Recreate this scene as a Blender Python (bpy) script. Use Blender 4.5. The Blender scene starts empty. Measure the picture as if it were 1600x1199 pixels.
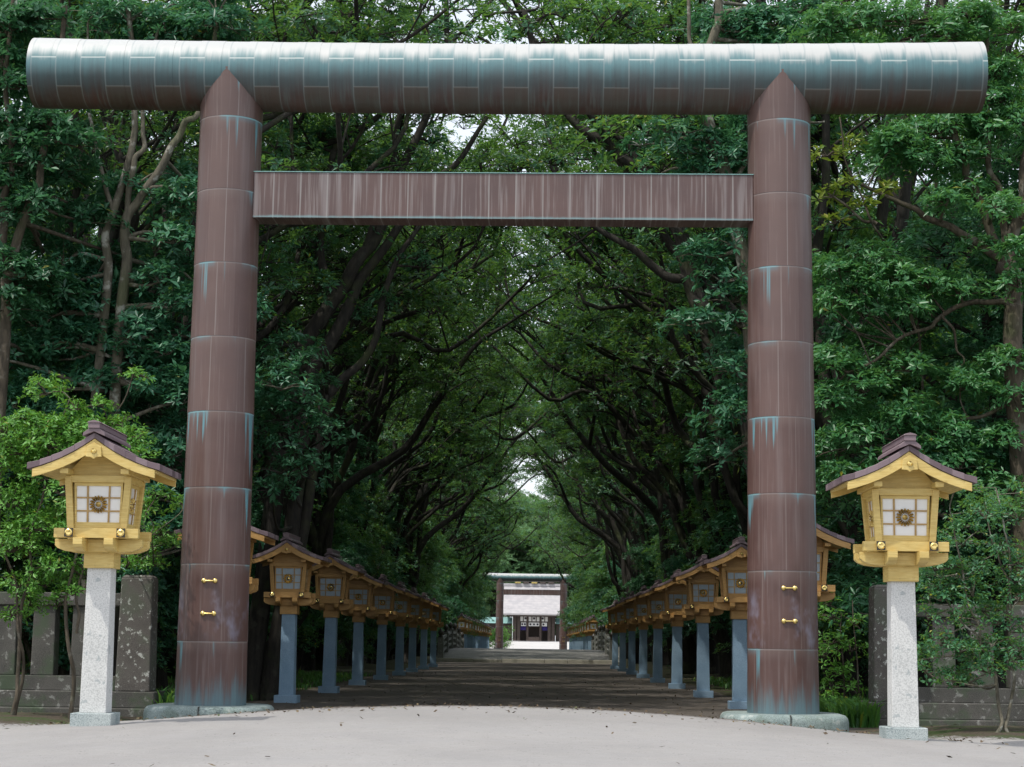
import bpy, bmesh, math, random
import numpy as np
from mathutils import Vector, Matrix

S = bpy.context.scene
C = S.collection
rnd = random.Random(7)
RN = np.random.default_rng(11)

# ------------------------------------------------------------------ camera
F, EYE = 2850.0, 1.15                      # focal length in pixels of a 1600 wide frame, eye height
cy = np.array([832.0 - 800, -(1004.0 - 599.5), -F]); cy /= np.linalg.norm(cy)
ch = np.array([1, -0.0135, 0.0])
cz = np.cross(ch, cy); cz /= np.linalg.norm(cz)
cx = np.cross(cy, cz)
RC = np.array([cx, cy, cz])                # camera axes -> world (Y runs down the path, X right)
cam_d = bpy.data.cameras.new('camera'); cam = bpy.data.objects.new('camera', cam_d); C.objects.link(cam)
cam.matrix_world = Matrix(RC.tolist()).to_4x4()
cam.location = (0, 0, EYE)
cam_d.sensor_width = 36; cam_d.lens = F / 1600 * 36
cam_d.clip_start = 0.1; cam_d.clip_end = 3000
S.camera = cam

def at(px, py, D):
    """point at distance D down the path seen in the direction of a survey sighting (px, py)"""
    r = RC @ np.array([px - 800, -(py - 599.5), -F]); r = r / r[1] * D
    return np.array([r[0], r[1], r[2] + EYE])

# ------------------------------------------------------------------ light
SUN_EL, SUN_AZ = math.radians(62), math.radians(46)     # azimuth measured from behind the camera towards the left
sd = Vector((-math.sin(SUN_AZ) * math.cos(SUN_EL), -math.cos(SUN_AZ) * math.cos(SUN_EL), math.sin(SUN_EL)))
sl = bpy.data.lights.new('sun', 'SUN'); sl.energy = 2.4; sl.angle = math.radians(0.5); sl.color = (1, 0.955, 0.88)
so = bpy.data.objects.new('sun', sl); C.objects.link(so); so.location = (0, 0, 60)
so.rotation_euler = (-sd).to_track_quat('-Z', 'Y').to_euler()
W = bpy.data.worlds.new('World'); S.world = W; W.use_nodes = True
wn = W.node_tree; wn.nodes.clear()
sky = wn.nodes.new('ShaderNodeTexSky'); sky.sky_type = 'NISHITA'; sky.sun_disc = False
sky.sun_elevation = SUN_EL; sky.sun_rotation = math.atan2(sd.x, sd.y)
sky.air_density = 1.0; sky.dust_density = 3.0; sky.ozone_density = 1.0
mixw = wn.nodes.new('ShaderNodeMix'); mixw.data_type = 'RGBA'
mixw.inputs[0].default_value = 0.5; mixw.inputs[7].default_value = (9.0, 9.3, 9.8, 1)   # thin bright cloud veil
bg = wn.nodes.new('ShaderNodeBackground'); bg.inputs[1].default_value = 0.15
wo = wn.nodes.new('ShaderNodeOutputWorld')
wn.links.new(sky.outputs[0], mixw.inputs[6]); wn.links.new(mixw.outputs[2], bg.inputs[0]); wn.links.new(bg.outputs[0], wo.inputs[0])
S.view_settings.view_transform = 'Standard'; S.view_settings.look = 'None'
S.view_settings.exposure = 0.25; S.view_settings.gamma = 1
S.render.engine = 'CYCLES'
S.cycles.max_bounces = 8; S.cycles.diffuse_bounces = 4; S.cycles.glossy_bounces = 3; S.cycles.transmission_bounces = 4
S.cycles.caustics_reflective = False; S.cycles.caustics_refractive = False
S.cycles.use_denoising = True

# ------------------------------------------------------------------ node helpers
class NT:
    def __init__(s, name):
        s.m = bpy.data.materials.new(name); s.m.use_nodes = True
        s.t = s.m.node_tree; s.t.nodes.clear()
        s.out = s.t.nodes.new('ShaderNodeOutputMaterial')
    def n(s, kind, **kw):
        q = s.t.nodes.new(kind)
        for k, v in kw.items(): setattr(q, k, v)
        return q
    def put(s, sock, v):
        if isinstance(v, bpy.types.NodeSocket): s.t.links.new(v, sock)
        elif v is not None:
            if isinstance(v, tuple) and len(v) == 3 and sock.type == 'RGBA': v = v + (1,)
            sock.default_value = v
    def math(s, op, a, b=None, c=None):
        q = s.n('ShaderNodeMath', operation=op)
        for i, v in enumerate((a, b, c)): s.put(q.inputs[i], v)
        return q.outputs[0]
    def mix(s, f, a, b, mode='MIX'):
        q = s.n('ShaderNodeMix', data_type='RGBA', blend_type=mode)
        s.put(q.inputs[0], f); s.put(q.inputs[6], a); s.put(q.inputs[7], b)
        return q.outputs[2]
    def step(s, v, a, b):
        q = s.n('ShaderNodeMapRange', interpolation_type='SMOOTHSTEP')
        s.put(q.inputs[0], v); q.inputs[1].default_value = a; q.inputs[2].default_value = b
        return q.outputs[0]
    def noise(s, vec, scale, detail=3, rough=0.55, color=False):
        q = s.n('ShaderNodeTexNoise'); s.put(q.inputs['Vector'], vec)
        q.inputs['Scale'].default_value = scale; q.inputs['Detail'].default_value = detail; q.inputs['Roughness'].default_value = rough
        return q.outputs['Color' if color else 'Fac']
    def obj(s): return s.n('ShaderNodeTexCoord').outputs['Object']
    def pos(s): return s.n('ShaderNodeNewGeometry').outputs['Position']
    def xyz(s, v):
        q = s.n('ShaderNodeSeparateXYZ'); s.put(q.inputs[0], v); return q.outputs
    def vec(s, x, y, z):
        q = s.n('ShaderNodeCombineXYZ')
        for i, v in enumerate((x, y, z)): s.put(q.inputs[i], v)
        return q.outputs[0]
    def white(s, v):
        q = s.n('ShaderNodeTexWhiteNoise', noise_dimensions='3D'); s.put(q.inputs['Vector'], v); return q.outputs['Value']
    def ramp(s, f, stops):
        q = s.n('ShaderNodeValToRGB'); s.put(q.inputs[0], f)
        e = q.color_ramp.elements
        while len(e) > 1: e.remove(e[-1])
        e[0].position = stops[0][0]; e[0].color = stops[0][1] + (1,)
        for p, c in stops[1:]:
            k = e.new(p); k.color = c + (1,)
        return q.outputs[0]
    def bump(s, h, strength, dist=0.01):
        q = s.n('ShaderNodeBump'); q.inputs['Strength'].default_value = strength; q.inputs['Distance'].default_value = dist
        s.put(q.inputs['Height'], h); return q.outputs[0]
    def bsdf(s, color, rough=0.6, metal=0.0, normal=None, spec=None):
        q = s.n('ShaderNodeBsdfPrincipled')
        s.put(q.inputs['Base Color'], color); s.put(q.inputs['Roughness'], rough); s.put(q.inputs['Metallic'], metal)
        if normal is not None: s.put(q.inputs['Normal'], normal)
        if spec is not None: s.put(q.inputs['Specular IOR Level'], spec)
        s.b = q
        return q.outputs[0]
    def done(s, sh):
        s.t.links.new(sh, s.out.inputs[0]); return s.m

# ------------------------------------------------------------------ materials
def m_leaf(name, cols, trans=(0.20, 0.40, 0.06), tf=0.36, rough=0.42, yellow=0.04):
    k = NT(name)
    r = k.n('ShaderNodeNewGeometry').outputs['Random Per Island']
    o = k.n('ShaderNodeObjectInfo').outputs['Random']
    a, b, c = cols
    col = k.ramp(r, [(0, a), (0.45, b), (0.90 - yellow, c), (0.9985 - yellow, c), (0.999 - yellow * 0.8, (0.24, 0.28, 0.03)), (1.0, (0.30, 0.27, 0.03))])
    hs = k.n('ShaderNodeHueSaturation'); k.put(hs.inputs['Color'], col)
    k.put(hs.inputs['Hue'], k.math('MULTIPLY_ADD', o, 0.035, 0.483)); k.put(hs.inputs['Value'], k.math('MULTIPLY_ADD', o, 0.5, 0.75))
    sh = k.bsdf(hs.outputs[0], rough, spec=0.5)
    t = k.n('ShaderNodeBsdfTranslucent'); k.put(t.inputs[0], trans)
    mx = k.n('ShaderNodeMixShader'); mx.inputs[0].default_value = tf
    k.t.links.new(sh, mx.inputs[1]); k.t.links.new(t.outputs[0], mx.inputs[2])
    return k.done(mx.outputs[0])
M = {}
M['leaf_dark'] = m_leaf('dark_leaf', ((0.014, 0.062, 0.036), (0.026, 0.100, 0.054), (0.050, 0.160, 0.074)), yellow=0.02)
M['leaf_mid'] = m_leaf('mid_leaf', ((0.020, 0.090, 0.042), (0.038, 0.142, 0.058), (0.078, 0.215, 0.076)), yellow=0.03)
M['leaf_blue'] = m_leaf('blue_leaf', ((0.020, 0.096, 0.054), (0.038, 0.150, 0.074), (0.088, 0.255, 0.128)), trans=(0.09, 0.26, 0.09), yellow=0.002, rough=0.38)
M['leaf_light'] = m_leaf('light_leaf', ((0.075, 0.28, 0.040), (0.11, 0.37, 0.055), (0.18, 0.47, 0.085)), trans=(0.18, 0.36, 0.04), tf=0.35, yellow=0.02)
M['leaf_gloss'] = m_leaf('glossy_leaf', ((0.050, 0.195, 0.085), (0.080, 0.275, 0.115), (0.145, 0.38, 0.165)), trans=(0.14, 0.34, 0.07), yellow=0.004, rough=0.36)
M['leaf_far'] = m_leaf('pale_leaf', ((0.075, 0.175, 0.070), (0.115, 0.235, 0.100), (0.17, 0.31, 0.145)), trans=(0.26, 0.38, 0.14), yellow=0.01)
M['leaf_yellow'] = m_leaf('yellow_leaf', ((0.06, 0.15, 0.03), (0.14, 0.24, 0.03), (0.26, 0.32, 0.04)), trans=(0.25, 0.36, 0.04), tf=0.35, yellow=0.1)

def m_bark(name, a, b, lich, lf):
    k = NT(name); p = k.obj(); x, y, z = k.xyz(p)[:3]
    v = k.vec(k.math('MULTIPLY', x, 14), k.math('MULTIPLY', y, 14), k.math('MULTIPLY', z, 3))
    n1 = k.noise(v, 1.0, 5, 0.65)
    col = k.mix(k.step(n1, 0.3, 0.7), a, b)
    n2 = k.noise(p, 3.5, 4, 0.6)
    col = k.mix(k.math('MULTIPLY', k.step(n2, 0.55, 0.66), lf), col, lich)
    n3 = k.noise(p, 1.3, 3)
    col = k.mix(k.math('MULTIPLY', k.step(n3, 0.52, 0.7), 0.45), col, (0.06, 0.085, 0.02))
    return k.done(k.bsdf(col, 0.9, normal=k.bump(n1, 0.7, 0.03)))
M['bark'] = m_bark('dark_bark', (0.012, 0.011, 0.009), (0.036, 0.031, 0.024), (0.09, 0.09, 0.07), 0.3)
M['bark_pale'] = m_bark('pale_bark', (0.075, 0.068, 0.050), (0.16, 0.145, 0.105), (0.44, 0.44, 0.39), 0.8)
M['bark_mid'] = m_bark('brown_bark', (0.040, 0.033, 0.022), (0.10, 0.080, 0.055), (0.22, 0.21, 0.17), 0.5)

def m_copper(name, kind):
    """weathered copper sheet: seams, run-off streaks and verdigris. kind: pillar | beam | tie"""
    k = NT(name); p = k.obj(); x, y, z = k.xyz(p)[:3]
    if kind == 'pillar':
        u = k.math('MULTIPLY', k.math('ARCTAN2', x, k.math('MULTIPLY', y, -1)), 0.46); v = z
    else:
        u, v = x, z
    fine = k.noise(k.vec(k.math('MULTIPLY', u, 26), k.math('MULTIPLY', v, 0.7), k.math('MULTIPLY', y, 2)), 1, 4, 0.6)
    wide = k.noise(k.vec(k.math('MULTIPLY', u, 5), k.math('MULTIPLY', v, 0.35), 3.3), 1, 3)
    cloud = k.noise(p, 1.6, 4)
    col = k.mix(k.step(cloud, 0.3, 0.7), (0.062, 0.026, 0.021), (0.100, 0.048, 0.039))
    if kind == 'pillar':
        q = k.math('DIVIDE', k.math('SUBTRACT', v, 0.85), 1.034)           # joint rings
        seg = k.math('FLOOR', q); fr = k.math('SUBTRACT', q, seg)           # 0 just above a joint .. 1 just below the next
        pu = k.math('ADD', k.math('DIVIDE', u, 0.52), k.math('MULTIPLY', k.white(k.vec(seg, 1.5, 0.5)), 0.7))
        pan = k.math('FLOOR', pu); pf = k.math('SUBTRACT', pu, pan)
        tone = k.white(k.vec(seg, pan, 2.5))
        col = k.mix(k.math('MULTIPLY', tone, 0.55), col, (0.140, 0.088, 0.077))
        col = k.mix(k.math('MULTIPLY', k.step(v, 2.0, 7.5), 0.35), col, (0.138, 0.094, 0.084))
        col = k.mix(k.math('MULTIPLY', k.step(fine, 0.52, 0.72), 0.45), col, (0.185, 0.142, 0.132))
        col = k.mix(k.math('MULTIPLY', k.step(wide, 0.56, 0.72), 0.35), col, (0.185, 0.142, 0.135))
        # vertical panel joints
        vj = k.math('SUBTRACT', 1, k.step(k.math('ABSOLUTE', k.math('SUBTRACT', pf, 0.5)), 0.004, 0.02))
        col = k.mix(k.math('MULTIPLY', vj, k.math('MULTIPLY_ADD', tone, 0.4, 0.02)), col, (0.32, 0.29, 0.275))
        # verdigris tears running down from each joint
        tear = k.noise(k.vec(k.math('MULTIPLY', u, 9), k.math('MULTIPLY', seg, 7.7), k.math('MULTIPLY', v, 0.25)), 1, 3, 0.6)
        reach = k.math('SUBTRACT', 1, fr)                                    # 0 at the joint above
        big = k.noise(k.vec(k.math('MULTIPLY', u, 1.9), k.math('MULTIPLY', seg, 3.3), 5.2), 1, 2)      # where a joint leaks
        leak = k.step(big, 0.50, 0.68)
        slow = k.math('MULTIPLY_ADD', k.white(k.vec(seg, 9.5, 0.5)), 0.25, 0.12)
        t = k.math('MULTIPLY', k.step(k.math('ADD', k.math('SUBTRACT', tear, k.math('MULTIPLY', reach, slow)), k.math('MULTIPLY_ADD', leak, 0.17, -0.08)), 0.555, 0.65), 0.92)
        col = k.mix(t, col, k.mix(fine, (0.07, 0.19, 0.24), (0.17, 0.38, 0.42)))
        edge = k.step(fr, 0.972, 0.992)
        ecol = k.mix(leak, (0.30, 0.26, 0.245), (0.26, 0.46, 0.48))
        col = k.mix(k.math('MULTIPLY', k.step(fr, 0.80, 1.0), 0.3), col, (0.19, 0.145, 0.13))
        col = k.mix(k.math('MULTIPLY', edge, k.math('MULTIPLY_ADD', leak, 0.45, 0.50)), col, ecol)
        drip = k.math('MULTIPLY', k.step(fr, 0.90, 0.98), leak)
        col = k.mix(k.math('MULTIPLY', drip, 0.35), col, (0.10, 0.24, 0.29))
        # white-blue bloom and verdigris at the foot
        bl = k.noise(k.vec(k.math('MULTIPLY', u, 2.6), k.math('MULTIPLY', v, 1.4), 8.1), 1, 4, 0.6)
        bm = k.math('MULTIPLY', k.step(bl, 0.52, 0.72), k.math('MULTIPLY', k.step(v, 0.6, 1.0), k.math('SUBTRACT', 1, k.step(v, 1.35, 1.75))))
        col = k.mix(k.math('MULTIPLY', bm, 0.6), col, (0.27, 0.27, 0.36))
        foot = k.math('SUBTRACT', k.math('MULTIPLY', k.noise(k.vec(k.math('MULTIPLY', u, 8), 4.2, k.math('MULTIPLY', v, 0.5)), 1, 4, 0.7), 1.15), v)
        col = k.mix(k.math('MULTIPLY', k.step(foot, 0.16, 0.60), 0.75), col, k.mix(fine, (0.065, 0.13, 0.165), (0.13, 0.27, 0.30)))
    elif kind == 'tie':
        col = k.mix(0.30, col, (0.15, 0.106, 0.098))
        pu = k.math('DIVIDE', u, 0.375); pan = k.math('FLOOR', pu); pf = k.math('SUBTRACT', pu, pan)
        col = k.mix(k.math('MULTIPLY', k.white(k.vec(pan, 3.1, 0.5)), 0.5), col, (0.090, 0.056, 0.052))
        col = k.mix(k.math('MULTIPLY', k.step(fine, 0.50, 0.68), 0.5), col, (0.27, 0.235, 0.225))
        col = k.mix(k.math('MULTIPLY', k.step(wide, 0.55, 0.68), 0.5), col, (0.27, 0.24, 0.235))
        vj = k.math('SUBTRACT', 1, k.step(k.math('ABSOLUTE', k.math('SUBTRACT', pf, 0.5)), 0.01, 0.035))
        col = k.mix(k.math('MULTIPLY', vj, 0.55), col, (0.34, 0.33, 0.315))
        lo = k.math('MULTIPLY', k.step(v, 0.004, 0.010), k.math('SUBTRACT', 1, k.step(k.math('ADD', v, k.math('MULTIPLY', wide, 0.05)), 0.03, 0.075)))
        col = k.mix(k.math('MULTIPLY', lo, 0.7), col, (0.20, 0.36, 0.38))
    else:
        pu = k.math('DIVIDE', u, 0.3475); pan = k.math('FLOOR', pu); pf = k.math('SUBTRACT', pu, pan)
        odd = k.math('MODULO', k.math('ADD', pan, 100), 2)
        jit = k.white(k.vec(pan, 0.3, 0.7))
        h = k.math('DIVIDE', v, 0.49)
        str1 = k.noise(k.vec(k.math('MULTIPLY', u, 9), k.math('MULTIPLY', v, 0.4), 0.5), 1, 4, 0.65)
        str2 = k.noise(k.vec(k.math('MULTIPLY', u, 2.6), k.math('MULTIPLY', v, 0.8), 7.5), 1, 3)
        hh = k.math('ADD', h, k.math('MULTIPLY_ADD', str1, 0.55, -0.275))
        hh = k.math('ADD', hh, k.math('MULTIPLY_ADD', str2, 0.40, -0.20))
        hh = k.math('ADD', hh, k.math('MULTIPLY', k.math('MULTIPLY', odd, k.math('GREATER_THAN', h, 0.285)), -0.10))
        col = k.mix(k.math('MULTIPLY', k.step(fine, 0.46, 0.70), 0.6), col, (0.125, 0.135, 0.130))
        col = k.mix(k.math('MULTIPLY', k.step(hh, -1.0, -0.25), k.math('MULTIPLY_ADD', odd, -0.15, 0.92)), col, (0.060, 0.100, 0.108))
        col = k.mix(k.math('MULTIPLY', k.step(hh, -0.35, 0.22), 0.88), col, k.mix(fine, (0.050, 0.135, 0.155), (0.115, 0.255, 0.270)))
        col = k.mix(k.step(hh, 0.18, 0.60), col, (0.455, 0.465, 0.45))  # pale patina and the sunlit highlight together, put into the top's colour
        # lap joints
        vj = k.math('SUBTRACT', 1, k.step(k.math('MINIMUM', pf, k.math('SUBTRACT', 1, pf)), 0.012, 0.045))
        col = k.mix(k.math('MULTIPLY', vj, 0.45), col, (0.24, 0.29, 0.295))
        hj_a = k.math('MULTIPLY', odd, k.math('SUBTRACT', 1, k.step(k.math('ABSOLUTE', k.math('SUBTRACT', h, 0.285)), 0.012, 0.03)))
        hj_b = k.math('MULTIPLY', k.math('SUBTRACT', 1, odd), k.math('SUBTRACT', 1, k.step(k.math('ABSOLUTE', k.math('SUBTRACT', h, -0.52)), 0.012, 0.03)))
        col = k.mix(k.math('MULTIPLY', hj_a, 0.8), col, (0.42, 0.48, 0.46))
        col = k.mix(k.math('MULTIPLY', hj_b, 0.45), col, (0.27, 0.27, 0.25))
        under = k.math('MULTIPLY', k.math('SUBTRACT', 1, odd), k.math('LESS_THAN', h, -0.52))
        col = k.mix(k.math('MULTIPLY', under, 0.65), col, (0.080, 0.058, 0.045))
    return k.done(k.bsdf(col, k.math('MULTIPLY_ADD', cloud, 0.28, 0.34), 0.0, normal=k.bump(k.math('ADD', fine, k.math('MULTIPLY', k.noise(p, 2.6, 2), 7.0)), 0.16, 0.006), spec=0.6))
for kk in ('pillar', 'beam', 'tie'): M['copper_' + kk] = m_copper('copper_' + kk, kk)

def m_stone(name, a, b, lich=(0.55, 0.56, 0.52), lf=0.3, scale=1.0, moss=0.0, rough=0.85, speck=0.5):
    k = NT(name); p = k.obj()
    n1 = k.noise(p, 2.2 * scale, 5, 0.6); n2 = k.noise(p, 90 * scale, 2, 0.7); n3 = k.noise(p, 9 * scale, 5, 0.65)
    col = k.mix(k.step(n1, 0.3, 0.7), a, b)
    col = k.mix(k.math('MULTIPLY', k.step(n2, 0.42, 0.62), speck), col, tuple(min(1, c * 1.25) for c in b))
    col = k.mix(k.math('MULTIPLY', k.step(n2, 0.52, 0.36), speck), col, tuple(c * 0.55 for c in a))
    col = k.mix(k.math('MULTIPLY', k.step(n3, 0.58, 0.64), lf), col, lich)
    if moss: col = k.mix(k.math('MULTIPLY', k.step(k.noise(p, 3.1, 4), 0.48, 0.66), moss), col, (0.05, 0.085, 0.04))
    return k.done(k.bsdf(col, rough, normal=k.bump(n2, 0.35, 0.006)))
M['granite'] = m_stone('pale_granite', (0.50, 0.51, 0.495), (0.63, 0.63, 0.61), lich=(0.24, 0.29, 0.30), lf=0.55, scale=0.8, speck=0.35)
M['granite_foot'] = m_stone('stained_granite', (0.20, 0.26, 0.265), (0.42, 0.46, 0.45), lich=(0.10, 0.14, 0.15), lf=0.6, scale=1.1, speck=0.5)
M['granite_shaded'] = m_stone('shaded_granite', (0.165, 0.265, 0.36), (0.225, 0.33, 0.43), lf=0.0, speck=0.3)  # avenue posts: bluish cast of the tree shade put into the stone colour
M['shaded_stone'] = m_stone('shaded_fence_stone', (0.050, 0.050, 0.044), (0.100, 0.095, 0.084), lf=0.3, moss=0.6)  # fence stone darkened to carry the shade there, with moss patches
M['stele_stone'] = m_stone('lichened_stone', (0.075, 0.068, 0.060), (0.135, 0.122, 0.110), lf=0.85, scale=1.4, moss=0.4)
M['base_stone'] = m_stone('gate_base_stone', (0.14, 0.185, 0.18), (0.27, 0.33, 0.315), lf=0.35, moss=0.35)
M['bridge_stone'] = m_stone('bridge_stone', (0.12, 0.13, 0.115), (0.21, 0.21, 0.19), lf=0.25, moss=0.3)
M['sill_stone'] = m_stone('sill_stone', (0.26, 0.25, 0.20), (0.38, 0.36, 0.29), lf=0.1)
M['deck_stone'] = m_stone('deck_gravel', (0.10, 0.098, 0.09), (0.18, 0.175, 0.16), lf=0.0, scale=0.6)

def m_wood(name, a, b, rough=0.5):
    k = NT(name); p = k.obj(); x, y, z = k.xyz(p)[:3]
    g = k.noise(k.vec(k.math('MULTIPLY', x, 8), k.math('MULTIPLY', y, 8), k.math('MULTIPLY', z, 60)), 1, 3, 0.6)
    w = k.noise(p, 4, 3)
    o = k.n('ShaderNodeObjectInfo').outputs['Random']
    col = k.mix(k.step(g, 0.3, 0.7), a, b)
    col = k.mix(k.math('MULTIPLY', k.step(w, 0.45, 0.75), 0.35), col, tuple(c * 0.75 for c in a))
    col = k.mix(k.math('MULTIPLY', o, 0.22), col, tuple(c * 0.6 for c in a))
    ln = k.noise(k.vec(k.math('MULTIPLY', x, 3), k.math('MULTIPLY', y, 3), k.math('MULTIPLY', z, 150)), 1, 2, 0.5); col = k.mix(k.math('MULTIPLY', k.step(ln, 0.52, 0.70), 0.38), col, tuple(c * 0.55 for c in a))
    gr = k.noise(p, 14, 5, 0.7); col = k.mix(k.math('MULTIPLY', k.step(gr, 0.56, 0.72), 0.3), col, (0.22, 0.13, 0.04))
    return k.done(k.bsdf(col, rough, normal=k.bump(g, 0.12, 0.003)))
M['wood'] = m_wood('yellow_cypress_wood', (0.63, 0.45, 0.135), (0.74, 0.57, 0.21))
M['wood_shaded'] = m_wood('shaded_cypress_wood', (0.42, 0.235, 0.07), (0.52, 0.30, 0.10))  # avenue lanterns: orange-brown of wood in shade put into the colour
M['wood_dark'] = m_wood('dark_shrine_wood', (0.055, 0.040, 0.035), (0.10, 0.072, 0.060), 0.7)
def m_plain(name, col, rough=0.6, metal=0.0, var=0.15, scale=12, spec=None):
    k = NT(name); n = k.noise(k.obj(), scale, 4)
    c = k.mix(k.math('MULTIPLY', k.step(n, 0.3, 0.7), 1.0), tuple(v * (1 - var) for v in col), tuple(min(1, v * (1 + var)) for v in col))
    return k.done(k.bsdf(c, rough, metal, normal=k.bump(n, 0.08, 0.004), spec=spec))
def m_tile():
    k = NT('copper_shingle'); p = k.obj(); n = k.noise(p, 9, 4); r = k.n('ShaderNodeNewGeometry').outputs['Random Per Island']
    c = k.mix(r, (0.105, 0.070, 0.080), (0.225, 0.165, 0.180))
    c = k.mix(k.math('MULTIPLY', k.step(n, 0.5, 0.75), 0.4), c, (0.30, 0.26, 0.27))
    return k.done(k.bsdf(c, 0.45, normal=k.bump(n, 0.1, 0.004)))
M['tile'] = m_tile()
M['gold'] = m_plain('gilt_metal', (0.88, 0.66, 0.24), 0.24, 1.0, 0.08)
M['crest_gold'] = m_plain('dark_gilt', (0.50, 0.36, 0.12), 0.30, 1.0, 0.3)  # darker gilt for the crests of the front lanterns
M['black'] = m_plain('black_lacquer_metal', (0.035, 0.03, 0.022), 0.4)
M['lattice'] = m_plain('lattice_wood', (0.42, 0.27, 0.10), 0.55)
M['cloth'] = m_plain('white_cloth', (0.75, 0.74, 0.72), 0.9, var=0.04)
M['crest'] = m_plain('dark_crest', (0.03, 0.025, 0.04), 0.8)
M['violet_cloth'] = m_plain('violet_cloth', (0.05, 0.035, 0.20), 0.9)
def m_roof():
    k = NT('pale_copper_roof'); p = k.obj(); x, y, z = k.xyz(p)[:3]
    row = k.math('FRACT', k.math('MULTIPLY', z, 2.6)); n = k.noise(p, 1.3, 4)
    c = k.mix(k.step(n, 0.3, 0.7), (0.36, 0.35, 0.36), (0.45, 0.43, 0.43))
    c = k.mix(k.math('MULTIPLY', k.step(row, 0.16, 0.04), 0.35), c, (0.22, 0.22, 0.24))
    return k.done(k.bsdf(c, 0.7))
M['roof_far'] = m_roof()
M['roof_green'] = m_plain('green_copper_roof', (0.22, 0.40, 0.38), 0.7, var=0.1)
def m_pane_shaded():
    k = NT('shaded_pane'); n = k.noise(k.obj(), 20, 3)
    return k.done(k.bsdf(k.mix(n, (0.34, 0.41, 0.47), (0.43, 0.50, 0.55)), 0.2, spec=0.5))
M['pane_shaded'] = m_pane_shaded()  # avenue panes: blue-grey of the shade under the trees painted in
def m_pane():
    k = NT('frosted_pane'); n = k.noise(k.obj(), 20, 3)
    c = k.mix(n, (0.78, 0.775, 0.75), (0.85, 0.84, 0.81))
    return k.done(k.bsdf(c, 0.25, spec=0.5))
M['pane'] = m_pane()

def m_ground():
    k = NT('ground_gravel_soil'); p = k.pos(); x, y, z = k.xyz(p)[:3]
    flat = k.vec(x, y, 0)
    # pale sanded forecourt
    f1 = k.noise(flat, 60, 3, 0.7); f2 = k.noise(flat, 1.2, 4)
    fore = k.mix(k.step(f1, 0.3, 0.7), (0.285, 0.274, 0.262), (0.35, 0.338, 0.325))
    vo = k.n('ShaderNodeTexVoronoi'); k.put(vo.inputs['Vector'], flat); vo.inputs['Scale'].default_value = 22
    fore = k.mix(k.math('MULTIPLY', k.math('SUBTRACT', 1, k.step(vo.outputs['Distance'], 0.12, 0.24)), k.math('GREATER_THAN', k.n('ShaderNodeSeparateColor').outputs[0] if False else k.white(k.vec(k.math('FLOOR', k.math('MULTIPLY', x, 9)), k.math('FLOOR', k.math('MULTIPLY', y, 4)), 0.5)), 0.7)), fore, (0.13, 0.125, 0.12))
    fore = k.mix(k.math('MULTIPLY', k.step(k.noise(flat, 9, 5, 0.75), 0.42, 0.66), 0.35), fore, (0.39, 0.38, 0.37))
    fore = k.mix(k.math('MULTIPLY', k.step(f2, 0.35, 0.65), 0.25), fore, (0.28, 0.277, 0.28))
    # brown path gravel with pale stones
    g1 = k.noise(flat, 34, 4, 0.75); g2 = k.noise(k.vec(x, k.math('MULTIPLY', y, 0.35), 0), 1.1, 4)
    path = k.mix(k.step(g1, 0.35, 0.66), (0.070, 0.060, 0.052), (0.155, 0.138, 0.122))
    path = k.mix(k.math('MULTIPLY', k.step(g2, 0.4, 0.65), 0.5), path, (0.10, 0.085, 0.070))
    path = k.mix(k.math('MULTIPLY', k.step(g1, 0.66, 0.72), 0.7), path, (0.42, 0.41, 0.39))
    # soil and moss under the trees
    s1 = k.noise(flat, 1.7, 5, 0.65); s2 = k.noise(flat, 25, 4, 0.7)
    soil = k.mix(k.step(s2, 0.3, 0.7), (0.045, 0.036, 0.026), (0.105, 0.085, 0.062))
    soil = k.mix(k.math('MULTIPLY', k.step(s1, 0.45, 0.6), 0.85), soil, (0.040, 0.070, 0.018))
    wob = k.noise(flat, 0.9, 5, 0.7)
    xc = k.math('ADD', x, 0.35)
    side = k.step(k.math('ADD', k.math('ABSOLUTE', xc), k.math('MULTIPLY_ADD', wob, 1.0, -0.5)), 4.75, 5.0)
    wide_ = k.noise(k.vec(k.math('MULTIPLY', x, 0.5), k.math('MULTIPLY', y, 0.16), 2), 1, 4, 0.6)
    fore = k.mix(k.math('MULTIPLY', k.step(wide_, 0.42, 0.66), 0.30), fore, (0.215, 0.208, 0.20))
    col = k.mix(side, path, soil)
    ov = k.math('MAXIMUM', k.math('SUBTRACT', k.math('ABSOLUTE', xc), 4.5), 0)
    lim = k.math('SUBTRACT', k.math('SUBTRACT', 23.7, k.math('MULTIPLY', k.math('MULTIPLY', xc, xc), 0.035)), k.math('MULTIPLY', k.math('MULTIPLY', ov, ov), 0.85))
    edge = k.math('ADD', k.math('SUBTRACT', y, lim), k.math('MULTIPLY_ADD', k.noise(flat, 2.4, 6, 0.8), 1.8, -0.9))
    edge = k.math('ADD', edge, k.math('MULTIPLY_ADD', k.noise(flat, 15, 4, 0.8), 4.4, -2.2))
    col = k.mix(k.step(edge, 0.25, -0.25), col, fore)
    # courtyard before the shrine
    cyd = k.math('MULTIPLY', k.step(y, 224, 226), k.step(k.math('ABSOLUTE', xc), 26, 25))
    col = k.mix(cyd, col, (0.52, 0.51, 0.50))
    h = k.math('ADD', k.math('MULTIPLY', g1, 0.6), f1)
    return k.done(k.bsdf(col, 0.95, normal=k.bump(h, 0.5, 0.02), spec=0.2))
M['ground'] = m_ground()
def m_litter():
    k = NT('dead_leaf'); r = k.n('ShaderNodeNewGeometry').outputs['Random Per Island']
    return k.done(k.bsdf(k.ramp(r, [(0, (0.035, 0.028, 0.018)), (0.5, (0.10, 0.065, 0.035)), (0.8, (0.16, 0.12, 0.06)), (1, (0.05, 0.08, 0.03))]), 0.8))
M['litter'] = m_litter()
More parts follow.
